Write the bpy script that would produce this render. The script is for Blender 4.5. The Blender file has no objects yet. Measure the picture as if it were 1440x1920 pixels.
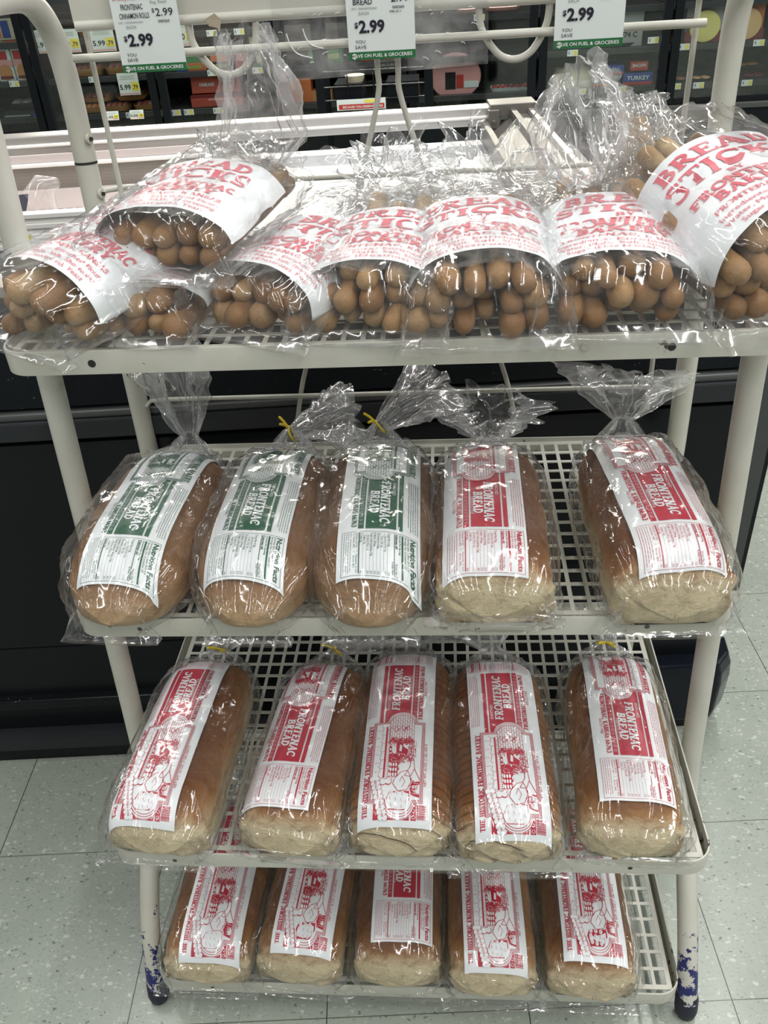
import bpy, bmesh, math, random
from mathutils import Vector, Matrix, noise
from mathutils.geometry import tessellate_polygon
PI = math.pi
sc = bpy.context.scene
COL = sc.collection
R = random.Random(7)

# ------------------------------------------------------------------ camera
FOC = 1611.384
cam_d = bpy.data.cameras.new('camera'); cam = bpy.data.objects.new('camera', cam_d); COL.objects.link(cam)
YAW, PIT, ROL = .09335, .6021, -.06801
_f = Vector((-math.sin(YAW), math.cos(YAW), 0)); _r = Vector((math.cos(YAW), math.sin(YAW), 0)); _u = Vector((0, 0, 1))
_f2 = _f*math.cos(PIT)-_u*math.sin(PIT); _u2 = _u*math.cos(PIT)+_f*math.sin(PIT)
_r3 = _r*math.cos(ROL)+_u2*math.sin(ROL); _u3 = _u2*math.cos(ROL)-_r*math.sin(ROL)
mw = Matrix((_r3, _u3, -_f2)).transposed().to_4x4(); mw.translation = Vector((.06558, -.8845, 1.36121))
cam.matrix_world = mw
cam_d.sensor_fit = 'HORIZONTAL'; cam_d.sensor_width = 36; cam_d.lens = FOC/1440*36
cam_d.clip_start = .01; cam_d.clip_end = 60
sc.camera = cam

# ------------------------------------------------------------------ world, lights, exposure
w = bpy.data.worlds.new('store_ambient'); sc.world = w; w.use_nodes = True
w.node_tree.nodes['Background'].inputs[0].default_value = (.92, 1.0, .97, 1)
w.node_tree.nodes['Background'].inputs[1].default_value = .13
def area(name, loc, sx, sy, power, rot=(0, 0, 0), col=(1, .99, .95)):
    d = bpy.data.lights.new(name, 'AREA'); d.shape = 'RECTANGLE'; d.size = sx; d.size_y = sy; d.energy = power; d.color = col
    o = bpy.data.objects.new(name, d); COL.objects.link(o); o.location = loc; o.rotation_euler = rot
    return o
for lx, pw in ((-4.2, 24), (-1.5, 32), (1.2, 58), (3.9, 60)):          # rows of fluorescent strips under the ceiling
    for ly in (-3.4, -.7, 2.0):
        area('fluorescent_strip', (lx, ly, 3.7), .14, 2.3, pw)
for k in range(4):                                                      # lamps inside the refrigerated cabinets
    area('cabinet_lamp', (-1.95+k*.95, 4.62, 1.95), .7, .06, 60, (math.radians(-18), 0, 0), (1, .9, .8))
area('case_lamp', (-.9, 1.5, 2.3), 1.8, .1, 16, (0, 0, 0), (1, .93, .9))
sc.view_settings.view_transform = 'Standard'; sc.view_settings.look = 'None'
sc.view_settings.gamma = 1; sc.view_settings.use_curve_mapping = False
sc.view_settings.exposure = 0.0
sc.cycles.transparent_max_bounces = 40; sc.cycles.max_bounces = 8
sc.cycles.caustics_reflective = False; sc.cycles.caustics_refractive = False

# ------------------------------------------------------------------ materials
class NT:
    def __init__(s, name):
        s.m = bpy.data.materials.new(name); s.m.use_nodes = True
        s.t = s.m.node_tree; s.n = s.t.nodes; s.l = s.t.links
        s.b = s.n['Principled BSDF']; s.out = s.n['Material Output']
        s._tc = None
    def node(s, typ, **kw):
        nd = s.n.new(typ)
        for k, v in kw.items():
            if k == 'ins':
                for kk, vv in v.items():
                    if isinstance(vv, bpy.types.NodeSocket): s.l.new(vv, nd.inputs[kk])
                    else: nd.inputs[kk].default_value = vv
            else: setattr(nd, k, v)
        return nd
    def obj(s):
        if not s._tc: s._tc = s.n.new('ShaderNodeTexCoord')
        return s._tc.outputs['Object']
    def noise(s, scale, detail=4, rough=.55, vec=None, dist=0):
        return s.node('ShaderNodeTexNoise', ins={'Vector': vec or s.obj(), 'Scale': scale, 'Detail': detail, 'Roughness': rough, 'Distortion': dist}).outputs['Fac']
    def ramp(s, fac, stops):
        nd = s.node('ShaderNodeValToRGB', ins={'Fac': fac}); e = nd.color_ramp.elements
        while len(e) < len(stops): e.new(.5)
        for i, (p, c) in enumerate(stops):
            e[i].position = p; e[i].color = (c, c, c, 1) if isinstance(c, (int, float)) else tuple(c)+(1,)
        return nd.outputs['Color']
    def math(s, op, a, b=0, c=0, clamp=False):
        nd = s.node('ShaderNodeMath', operation=op, use_clamp=clamp)
        for i, v in enumerate((a, b, c)):
            if isinstance(v, bpy.types.NodeSocket): s.l.new(v, nd.inputs[i])
            else: nd.inputs[i].default_value = v
        return nd.outputs[0]
    def mix(s, fac, a, b):
        nd = s.node('ShaderNodeMix', data_type='RGBA')
        for k, v in ((0, fac), (6, a), (7, b)):
            if isinstance(v, bpy.types.NodeSocket): s.l.new(v, nd.inputs[k])
            else: nd.inputs[k].default_value = v if k == 0 else tuple(v)+(1,)
        return nd.outputs[2]
    def sep(s, v=None):
        return s.node('ShaderNodeSeparateXYZ', ins={0: v or s.obj()}).outputs
    def bump(s, h, strength=.3, dist=.002):
        nd = s.node('ShaderNodeBump', ins={'Height': h, 'Strength': strength, 'Distance': dist})
        s.l.new(nd.outputs[0], s.b.inputs['Normal']); return nd.outputs[0]
    def set(s, **kw):
        names = dict(col='Base Color', rough='Roughness', metal='Metallic', spec='Specular IOR Level', coat='Coat Weight', sss='Subsurface Weight')
        for k, v in kw.items():
            i = s.b.inputs[names[k]]
            if isinstance(v, bpy.types.NodeSocket): s.l.new(v, i)
            elif k == 'col': i.default_value = tuple(v)+(1,)
            else: i.default_value = v
        return s
def plain(name, col, rough=.5, metal=0, spec=.5):
    return NT(name).set(col=col, rough=rough, metal=metal, spec=spec).m

def mat_paint(name, chips=0.0, chipcol=(.035, .02, .015)):
    t = NT(name)
    n1 = t.noise(9, 5, .6); n2 = t.noise(70, 4, .6)
    c = t.ramp(n1, [(.25, (.44, .435, .365)), (.5, (.53, .525, .465)), (.8, (.59, .59, .54))])
    spot = t.ramp(n2, [(.70, 0), (.78, .55)])
    c = t.mix(spot, c, (.33, .29, .22))
    if chips:
        n3 = t.noise(38, 6, .65)
        ch = t.ramp(n3, [(1-chips-.01, 0), (1-chips+.01, 1)])
        c = t.mix(ch, c, chipcol)
    t.set(col=c, rough=.42); t.bump(t.noise(45, 3), .12, .002)
    return t.m
M_paint = mat_paint('old_cream_enamel', .30)
def mat_edge(name, z_lo, z_hi, xa, chipcol, x_cut=None, thr=.56):
    # enamel worn to bare metal at the rounded corners (|x| large) or near the feet
    t = NT(name); s = t.sep()
    n1 = t.noise(9, 5, .6)
    c = t.ramp(n1, [(.25, (.44, .435, .365)), (.5, (.53, .525, .465)), (.8, (.59, .59, .54))])
    ax = t.math('ABSOLUTE', s[0])
    k = t.math('SUBTRACT', ax, xa); k = t.math('MULTIPLY', k, 9.0); k = t.math('MINIMUM', k, t.math('MULTIPLY', t.math('SUBTRACT', -.165, s[1]), 5.0)); k = t.math('MAXIMUM', k, -.16); k = t.math('MINIMUM', k, .15)
    n3 = t.noise(55, 6, .7)
    v = t.math('ADD', n3, k)
    ch = t.ramp(v, [(thr+.005, 0), (thr+.02, 1)])
    c = t.mix(ch, c, chipcol)
    t.set(col=c, rough=.42)
    return t.m
M_rim_worn = mat_edge('worn_cream_enamel', 0, 0, .385, (.05, .03, .025))
def mat_leg():
    t = NT('cream_enamel_leg_with_blue_scrapes'); s = t.sep()
    c = t.ramp(t.noise(8, 5, .6), [(.25, (.46, .45, .38)), (.5, (.52, .515, .46)), (.8, (.58, .58, .535))])
    n = t.noise(60, 5, .7)
    low = t.math('SUBTRACT', .13, s[2]); low = t.math('MULTIPLY', low, 2.2); low = t.math('MAXIMUM', low, -.12); low = t.math('MINIMUM', low, .14)
    ch = t.ramp(t.math('ADD', n, low), [(.60, 0), (.615, 1)])
    c = t.mix(ch, c, (.015, .02, .12))
    t.set(col=c, rough=.4); return t.m
M_leg = mat_leg()
M_wire = mat_paint('wire_enamel', .2)
M_dark = plain('dark_gap', (.02, .02, .02), .7)
M_rubber = plain('dark_blue_rubber', (.012, .014, .028), .55)

def mat_floor():
    t = NT('vinyl_composition_tile')
    rot = t.node('ShaderNodeVectorRotate', rotation_type='Z_AXIS', ins={'Vector': t.obj(), 'Center': (-.1321, -.2581, 0), 'Angle': -.07147})
    off = t.node('ShaderNodeVectorMath', operation='SUBTRACT', ins={0: rot.outputs[0], 1: (-.1321, -.2581, 0)})
    s = t.sep(off.outputs[0])
    def seam(v):
        a = t.math('DIVIDE', v, .3048); a = t.math('ADD', a, .5); a = t.math('FRACT', a); a = t.math('SUBTRACT', a, .5); a = t.math('ABSOLUTE', a)
        return t.math('LESS_THAN', a, .0028)
    sm = t.math('MAXIMUM', seam(s[0]), t.math('MULTIPLY', seam(s[1]), .75))
    base = t.ramp(t.noise(3, 6, .6), [(.3, (.30, .335, .295)), (.7, (.36, .395, .35))])
    def fleck(scale, thr, col, amt, base, seedv):
        mp = t.node('ShaderNodeMapping', ins={'Vector': t.obj(), 'Location': seedv, 'Scale': (1, 1.6, 1)})
        vec = t.node('ShaderNodeVectorMath', operation='ADD', ins={0: mp.outputs[0], 1: t.node('ShaderNodeVectorMath', operation='SCALE', ins={0: t.node('ShaderNodeTexNoise', ins={'Vector': mp.outputs[0], 'Scale': 110}).outputs['Color'], 'Scale': .016}).outputs[0]}).outputs[0]
        v = t.node('ShaderNodeTexVoronoi', ins={'Vector': vec, 'Scale': scale})
        cc = t.sep(v.outputs['Color'])
        near = t.math('LESS_THAN', v.outputs['Distance'], .34)
        pick = t.math('LESS_THAN', cc[0], thr)
        return t.mix(t.math('MULTIPLY', t.math('MULTIPLY', near, pick), amt), base, col)
    c = fleck(105, .28, (.52, .56, .50), .55, base, (3, 1, 0))
    c = fleck(150, .30, (.20, .235, .21), .55, c, (7, 5, 0))
    c = fleck(190, .35, (.25, .285, .25), .5, c, (1, 9, 0))
    c = fleck(80, .12, (.60, .63, .58), .6, c, (11, 2, 0))
    c = fleck(120, .07, (.07, .08, .08), .7, c, (2, 13, 0))
    c = t.mix(t.ramp(t.noise(1.1, 3, .5), [(.45, 0), (.75, .25)]), c, (.30, .31, .25))
    c = t.mix(sm, c, (.045, .05, .045))
    t.set(col=c, rough=t.ramp(t.noise(6, 5, .6), [(.3, .20), (.7, .34)]), spec=.5)
    t.bump(t.noise(2.5, 3), .12, .01)
    return t.m
def mat_black(name, rough=.28, specks=0.0, col=(.008, .010, .012)):
    t = NT(name); c = None
    if specks:
        mp = t.node('ShaderNodeMapping', ins={'Vector': t.obj(), 'Scale': (1, 1, 2.2)})
        n = t.noise(95, 3, .8, mp.outputs[0]); patch = t.noise(7, 3, .6)
        k = t.math('ADD', n, t.math('MULTIPLY', patch, .22))
        c = t.mix(t.ramp(k, [(specks, 0), (specks+.03, .55)]), col, (.40, .40, .38))
        t.set(col=c)
    else: t.set(col=col)
    t.set(rough=rough, spec=.18); return t.m
M_black = mat_black('black_laminate')
M_black_spk = mat_black('black_laminate_with_pale_specks', .25, .80)  # pale specks scattered in uneven patches over the black
M_bumper = mat_black('charcoal_bumper', .38, .84, (.030, .033, .037))
M_gloss = mat_black('glossy_black_bumper', .10, 0, (.008, .01, .016))
M_greytrim = plain('charcoal_corner_trim', (.06, .065, .065), .4)
def mat_metal(name, col, rough, metal=1):
    t = NT(name); mp = t.node('ShaderNodeMapping', ins={'Vector': t.obj(), 'Scale': (2, 60, 60)})
    n = t.noise(8, 4, .6, mp.outputs[0])
    t.set(col=t.mix(n, tuple(x*.8 for x in col), col), rough=rough, metal=metal); return t.m
M_steel = mat_metal('brushed_steel', (.62, .60, .58), .35, .7)
M_caststeel = mat_metal('smudged_steel', (.24, .225, .205), .38, .6)
M_whitecase = NT('white_case_lining')
M_whitecase.set(col=M_whitecase.ramp(M_whitecase.noise(4, 5, .6), [(.3, (.42, .43, .45)), (.7, (.56, .57, .59))]), rough=.35); M_whitecase = M_whitecase.m
M_whiterail = plain('white_plastic_rail', (.86, .85, .82), .35)
M_pinkgrey = plain('pale_pink_grey_panel', (.58, .52, .51), .5)
def mat_honey():
    t = NT('honeycomb_air_grille'); v = t.node('ShaderNodeTexVoronoi', feature='DISTANCE_TO_EDGE', ins={'Vector': t.obj(), 'Scale': 95, 'Randomness': 0.0})
    t.set(col=t.mix(t.ramp(v.outputs[0], [(.08, 0), (.2, 1)]), (.30, .27, .24), (.035, .03, .028)), rough=.5); return t.m
M_honey = mat_honey()

# paper, inks
def mat_paper():
    t = NT('white_waxed_paper'); t.set(col=t.ramp(t.noise(20, 3), [(.3, (.80, .84, .87)), (.7, (.87, .90, .92))]), rough=.32, spec=.5)
    t.bump(t.noise(30, 3, .6), .10, .004); return t.m
M_paper = mat_paper()
M_red = plain('crimson_ink', (.50, .025, .055), .32)
M_green = plain('dark_green_ink', (.020, .105, .055), .32)
M_redpaper = plain('light_red_ink', (.70, .13, .17), .4)
M_card = plain('white_card', (.74, .80, .79), .4)
M_ink = plain('black_ink', (.015, .015, .03), .45)
M_grey = plain('grey_ink', (.25, .26, .27), .5)
M_cardgreen = plain('card_green_ink', (.022, .16, .055), .4)
M_white = plain('white_ink', (.86, .88, .86), .4)
M_yellow = plain('yellow_plastic_tie', (.80, .60, .03), .4)
M_tagyellow = plain('yellow_ink', (.85, .72, .08), .45)
M_pinkink = plain('pale_pink_ink', (.75, .42, .38), .5)

def mat_film(name, haze=.06, tint=(.985, .985, .985), gl=.9, bumpst=.55, scale=46):
    t = NT(name); t.n.remove(t.b)
    n = t.node('ShaderNodeTexNoise', ins={'Vector': t.obj(), 'Scale': scale, 'Detail': 3.5, 'Roughness': .55, 'Distortion': .8})
    n.noise_type = 'RIDGED_MULTIFRACTAL' if hasattr(n, 'noise_type') else n.noise_type
    bp = t.node('ShaderNodeBump', ins={'Height': n.outputs['Fac'], 'Strength': bumpst, 'Distance': .0016})
    geo = t.node('ShaderNodeNewGeometry')
    dt = t.node('ShaderNodeVectorMath', operation='DOT_PRODUCT', ins={0: geo.outputs['Incoming'], 1: bp.outputs[0]}).outputs['Value']
    om = t.math('SUBTRACT', 1.0, t.math('ABSOLUTE', dt), clamp=True)
    fr = t.math('ADD', .060, t.math('MULTIPLY', t.math('POWER', om, 3.6), .85), clamp=True)
    tr = t.node('ShaderNodeBsdfTransparent', ins={'Color': tint+(1,)})
    g = t.node('ShaderNodeBsdfGlossy', ins={'Color': (1, 1, 1, 1), 'Roughness': .10, 'Normal': bp.outputs[0]})
    f1 = t.math('MULTIPLY', fr, gl, clamp=True)
    m1 = t.node('ShaderNodeMixShader', ins={0: f1, 1: tr.outputs[0], 2: g.outputs[0]})
    df = t.node('ShaderNodeBsdfDiffuse', ins={'Color': (.92, .93, .94, 1), 'Normal': bp.outputs[0]})
    tl = t.node('ShaderNodeBsdfTranslucent', ins={'Color': (.92, .93, .94, 1), 'Normal': bp.outputs[0]})
    md = t.node('ShaderNodeMixShader', ins={0: .5, 1: df.outputs[0], 2: tl.outputs[0]})
    lw = t.node('ShaderNodeLayerWeight', ins={'Blend': .35})
    hz = t.noise(14, 4, .65); hz = t.math('MULTIPLY', t.math('MULTIPLY', t.ramp(hz, [(.40, .08), (.70, 1.0)]), 2.6), haze)
    hz = t.math('ADD', hz, t.math('MULTIPLY', lw.outputs['Facing'], haze*1.6), clamp=True)
    m2 = t.node('ShaderNodeMixShader', ins={0: hz, 1: m1.outputs[0], 2: md.outputs[0]})
    t.l.new(m2.outputs[0], t.out.inputs[0]); return t.m
M_film = mat_film('clear_crinkled_film', .026, bumpst=.9)
M_film2 = mat_film('clear_crinkled_bag_film', .042, bumpst=1.0, scale=34)
M_tail = mat_film('folded_clear_film', .085, bumpst=1.0, scale=30, gl=1.25)
M_sheet = mat_film('scratched_clear_plastic', .10, gl=.8, bumpst=.12, scale=20)
def mat_glass():
    t = NT('cabinet_glass'); t.n.remove(t.b)
    tr = t.node('ShaderNodeBsdfTransparent', ins={'Color': (.88, .91, .90, 1)}); g = t.node('ShaderNodeBsdfGlossy', ins={'Roughness': .04, 'Color': (1, 1, 1, 1)})
    m = t.node('ShaderNodeMixShader', ins={0: .06, 1: tr.outputs[0], 2: g.outputs[0]})
    t.l.new(m.outputs[0], t.out.inputs[0]); return t.m
M_glass = mat_glass()

def mat_bread(name, top, mid, pale, facepale=True, slices=False, seedv=0.0, L=.30, H=.085):
    t = NT(name); s = t.sep()
    n1 = t.noise(16, 5, .6); n2 = t.noise(120, 4, .7); n3 = t.noise(34, 6, .7, dist=.6)
    zz = t.math('DIVIDE', s[2], H)
    zz = t.math('ADD', zz, t.math('MULTIPLY', t.math('SUBTRACT', n1, .5), .45))
    if facepale:   # the near end was torn from the next loaf: pale crumb
        yy = t.math('DIVIDE', s[1], .030); yy = t.math('ADD', yy, t.math('MULTIPLY', t.math('SUBTRACT', n3, .5), .9))
        fe = t.ramp(yy, [(.15, 0), (.95, 1)])
        zz2 = t.math('MULTIPLY', zz, t.math('ADD', t.math('MULTIPLY', fe, .60), .40))
    else:
        yy = t.math('DIVIDE', s[1], .03); fe = t.ramp(yy, [(-.0, .45), (1, 1)])
        zz2 = t.math('ADD', t.math('MULTIPLY', zz, .6), t.math('MULTIPLY', fe, .35))
    c = t.ramp(zz2, [(.30, pale), (.48, tuple((a+b)/2 for a, b in zip(pale, mid))), (.64, mid), (.92, top)])
    c = t.mix(t.ramp(n2, [(.58, 0), (.72, .45)]), c, tuple(x*.6 for x in mid))
    oi = t.node('ShaderNodeObjectInfo'); c = t.mix(t.math('MULTIPLY', oi.outputs['Random'], .38), c, tuple(x*.55 for x in mid)) if not facepale else t.mix(t.math('MULTIPLY', t.math('MULTIPLY', oi.outputs['Random'], .55), t.ramp(zz2, [(.45, 0), (.8, 1)])), c, tuple(x*.6 for x in top))
    c = t.mix(t.ramp(n3, [(.45, 0), (.72, .45 if facepale else .75)]), c, tuple(x*(.75 if facepale else .62) for x in top))
    t.set(col=c, rough=.55, spec=.25)
    h = t.math('ADD', t.math('MULTIPLY', n3, 1.0), t.math('MULTIPLY', n2, .35))
    if slices:
        wv = t.math('SINE', t.math('MULTIPLY', t.math('ADD', s[1], t.math('MULTIPLY', s[0], .12)), 2*PI/.0125))
        h = t.math('ADD', h, t.math('MULTIPLY', t.ramp(wv, [(.80, 1), (.97, 0)]), .9))
        c2 = t.mix(t.math('MULTIPLY', t.ramp(wv, [(.88, 0), (.98, 1)]), .35), c, tuple(x*.5 for x in mid)); t.set(col=c2)
    t.bump(h, .9, .006)
    return t.m
M_french = mat_bread('french_loaf_crust', (.17, .062, .022), (.33, .165, .062), (.58, .49, .32))
M_french_s = mat_bread('sliced_french_loaf_crust', (.18, .062, .020), (.31, .14, .050), (.58, .49, .32), slices=True)
M_italian = mat_bread('italian_loaf_crust', (.20, .095, .042), (.33, .19, .095), (.47, .33, .18), facepale=False)
def mat_stick():
    t = NT('baked_breadstick_crust'); oi = t.node('ShaderNodeObjectInfo')
    s = t.sep()
    v = t.math('ADD', t.math('MULTIPLY', oi.outputs['Random'], .55), t.math('MULTIPLY', t.noise(22, 4, .6), .5))
    c = t.ramp(v, [(.15, (.13, .060, .025)), (.45, (.27, .150, .065)), (.70, (.42, .28, .14)), (.95, (.62, .49, .30))])
    e = t.ramp(t.math('DIVIDE', s[1], .05), [(0, 1), (1, 0)])
    c = t.mix(t.math('MULTIPLY', e, .35), c, (.38, .20, .08))
    n2 = t.noise(70, 5, .75)
    c = t.mix(t.ramp(n2, [(.50, 0), (.72, .55)]), c, (.19, .09, .035))
    t.set(col=c, rough=.5, spec=.3); t.bump(t.noise(60, 5, .7), .8, .003); return t.m
M_stick = mat_stick()

# ------------------------------------------------------------------ object helpers
def tag(o, label=None, cat=None, group=None, kind=None):
    if label: o['label'] = label
    if cat: o['category'] = cat
    if group: o['group'] = group
    if kind: o['kind'] = kind
    return o
def thing(name, label, cat, loc=(0, 0, 0), rz=0, group=None):
    o = bpy.data.objects.new(name, None); o.empty_display_size = .02; COL.objects.link(o)
    o.location = loc; o.rotation_euler = (0, 0, rz)
    return tag(o, label, cat, group)
class MB:
    """collects verts/faces with material indices, builds one mesh object"""
    def __init__(s): s.v = []; s.f = []; s.mi = []; s.mats = []
    def m(s, mat):
        if mat not in s.mats: s.mats.append(mat)
        return s.mats.index(mat)
    def add(s, vs, fs, mat):
        b = len(s.v); k = s.m(mat); s.v += [tuple(v) for v in vs]
        for f in fs: s.f.append([b+i for i in f]); s.mi.append(k)
    def box(s, a, b, mat, rot=None, org=(0, 0, 0)):
        (x0, y0, z0), (x1, y1, z1) = a, b
        vs = [Vector(p) for p in ((x0, y0, z0), (x1, y0, z0), (x1, y1, z0), (x0, y1, z0), (x0, y0, z1), (x1, y0, z1), (x1, y1, z1), (x0, y1, z1))]
        if rot: vs = [Matrix(rot) @ v+Vector(org) if not isinstance(rot, Matrix) else rot @ v+Vector(org) for v in vs]
        s.add(vs, [(0, 3, 2, 1), (4, 5, 6, 7), (0, 1, 5, 4), (1, 2, 6, 5), (2, 3, 7, 6), (3, 0, 4, 7)], mat); return s
    def tube(s, pts, r, mat, n=12, cap=True):
        pts = [Vector(p) for p in pts]; vs = []; up = Vector((0, 0, 1))
        rr = r if isinstance(r, (list, tuple)) else [r]*len(pts)
        prev = None
        for i, p in enumerate(pts):
            d = (pts[min(i+1, len(pts)-1)]-pts[max(i-1, 0)]).normalized()
            if prev is None:
                a = d.cross(Vector((1, 0, 0)) if abs(d.x) < .8 else Vector((0, 1, 0))).normalized()
            else:
                a = (prev-d*prev.dot(d)).normalized()
            prev = a; b = d.cross(a)
            for k in range(n):
                t = 2*PI*k/n; vs.append(p+(a*math.cos(t)+b*math.sin(t))*rr[i])
        fs = [(i*n+k, i*n+(k+1) % n, (i+1)*n+(k+1) % n, (i+1)*n+k) for i in range(len(pts)-1) for k in range(n)]
        if cap: fs += [tuple(range(n))[::-1], tuple((len(pts)-1)*n+k for k in range(n))]
        s.add(vs, fs, mat); return s
    def disc(s, c, nrm, r, th, mat, n=20):
        c = Vector(c); nrm = Vector(nrm).normalized()
        return s.tube([c, c+nrm*th], r, mat, n)
    def build(s, name, parent=None, smooth=True, angle=40, bevel=0):
        me = bpy.data.meshes.new(name); me.from_pydata(s.v, [], s.f); me.update()
        for m in s.mats: me.materials.append(m)
        me.polygons.foreach_set('material_index', s.mi)
        bm = bmesh.new(); bm.from_mesh(me); bmesh.ops.recalc_face_normals(bm, faces=bm.faces)
        bm.to_mesh(me); bm.free()
        if smooth:
            me.polygons.foreach_set('use_smooth', [True]*len(me.polygons))
            try: me.set_sharp_from_angle(angle=math.radians(angle))
            except Exception: pass
        o = bpy.data.objects.new(name, me); COL.objects.link(o)
        if parent: o.parent = parent
        if bevel:
            md = o.modifiers.new('bevel', 'BEVEL'); md.width = bevel; md.segments = 2; md.limit_method = 'ANGLE'
        return o
def catmull(P, n=8):
    P = [Vector(p) for p in P]; out = []
    for i in range(len(P)-1):
        a = P[max(i-1, 0)]; b = P[i]; c = P[i+1]; d = P[min(i+2, len(P)-1)]
        for k in range(n):
            t = k/n; out.append(.5*((2*b)+(c-a)*t+(2*a-5*b+4*c-d)*t*t+(3*b-a-3*c+d)*t**3))
    out.append(P[-1]); return out
def nz(x, y, z): return noise.noise(Vector((x, y, z)))
def ridge(x, y, z): return 1-abs(noise.noise(Vector((x, y, z))))*2.2

# ------------------------------------------------------------------ 2D artwork: fills, lines, lettering
_tcache = {}
def text2d(body, bold=0.0, res=2):
    key = (body, bold, res)
    if key in _tcache: return _tcache[key]
    cu = bpy.data.curves.new('lettering', 'FONT'); cu.body = body; cu.size = 1; cu.resolution_u = res; cu.offset = bold; cu.fill_mode = 'FRONT'
    o = bpy.data.objects.new('lettering', cu); COL.objects.link(o)
    dg = bpy.context.evaluated_depsgraph_get(); me = o.evaluated_get(dg).to_mesh()
    v = [(p.co.x, p.co.y) for p in me.vertices]; f = [tuple(p.vertices) for p in me.polygons]
    o.evaluated_get(dg).to_mesh_clear(); bpy.data.objects.remove(o); bpy.data.curves.remove(cu)
    _tcache[key] = (v, f); return v, f
# slab-serif letters as strokes: V thick stem x,y0,y1 | H thin bar y,x0,x1 | D diagonal | A arc
SLAB = {
 'A': (1.0, [('D', .16, 0, .5, 1, .13), ('D', .84, 0, .5, 1, .24), ('H', .33, .28, .72), ('F', 0, .02, .34), ('F', 0, .64, 1.0)]),
 'B': (.9, [('V', .25, 0, 1), ('A', .42, .74, .28, .21, -90, 90, .2), ('A', .42, .27, .36, .23, -90, 90, .2), ('H', .95, .1, .45), ('H', .5, .2, .45), ('H', .05, .1, .45)]),
 'C': (.9, [('A', .5, .5, .37, .44, 45, 315, .2), ('T', .80, .62, .98)]),
 'D': (.95, [('V', .25, 0, 1), ('A', .38, .5, .44, .44, -90, 90, .2), ('H', .95, .1, .4), ('H', .05, .1, .4)]),
 'E': (.85, [('V', .25, 0, 1), ('H', .95, .1, .8), ('H', .5, .25, .6), ('H', .05, .1, .82), ('T', .77, .72, 1), ('T', .8, 0, .28), ('T', .58, .36, .64)]),
 'F': (.82, [('V', .25, 0, 1), ('H', .95, .1, .8), ('H', .5, .25, .6), ('T', .77, .70, 1), ('T', .58, .34, .66), ('F', 0, .06, .5)]),
 'G': (.95, [('A', .5, .5, .37, .44, 45, 330, .2), ('V', .78, .05, .42), ('H', .42, .58, .95)]),
 'H': (1.0, [('V', .24, 0, 1), ('V', .76, 0, 1), ('H', .5, .24, .76)]),
 'I': (.5, [('V', .25, 0, 1)]),
 'K': (1.0, [('V', .24, 0, 1), ('D', .3, .42, .75, 1, .12), ('D', .42, .55, .8, 0, .22), ('F', 1, .6, .95), ('F', 0, .62, 1.0)]),
 'L': (.8, [('V', .25, 0, 1), ('H', .05, .1, .78), ('T', .75, 0, .32)]),
 'M': (1.15, [('V', .2, 0, 1), ('V', .95, 0, 1), ('D', .2, 1, .57, .15, .2), ('D', .95, 1, .57, .15, .12)]),
 'N': (1.0, [('V', .2, 0, 1), ('V', .82, 0, 1), ('D', .2, 1, .82, 0, .2)]),
 'O': (1.0, [('A', .5, .5, .40, .44, 0, 360, .2)]),
 'P': (.85, [('V', .25, 0, 1), ('A', .42, .70, .32, .24, -90, 90, .2), ('H', .95, .1, .45), ('H', .45, .2, .45)]),
 'R': (.98, [('V', .25, 0, 1), ('A', .42, .73, .30, .22, -90, 90, .2), ('H', .95, .1, .45), ('H', .5, .2, .45), ('D', .45, .5, .78, .02, .22), ('F', 0, .68, 1.0)]),
 'S': (.8, [('A', .42, .73, .27, .21, 20, 270, .19), ('A', .42, .27, .29, .22, 90, -160, .19), ('T', .68, .68, .95), ('T', .12, .05, .32)]),
 'T': (.92, [('V', .46, 0, 1), ('H', .95, .06, .86), ('T', .09, .68, 1), ('T', .83, .68, 1)]),
 'U': (1.0, [('V', .24, .3, 1), ('V', .78, .3, 1), ('A', .51, .32, .27, .27, 180, 360, .16)]),
 'Y': (.98, [('V', .49, 0, .48), ('D', .49, .42, .18, 1, .22), ('D', .49, .42, .80, 1, .12), ('F', 1, 0, .36), ('F', 1, .62, .98)]),
 '6': (.8, [('A', .42, .30, .28, .25, 0, 360, .18), ('A', .55, .45, .42, .50, 110, 190, .18)]),
 '7': (.78, [('H', .94, .1, .72), ('D', .70, .95, .3, 0, .2), ('T', .12, .7, 1)]),
 '3': (.78, [('A', .38, .73, .26, .21, 150, -90, .18), ('A', .38, .27, .30, .23, 90, -150, .18)]),
 ',': (.35, [('D', .2, .12, .08, -.2, .18)]), ' ': (.5, []),
}
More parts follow.
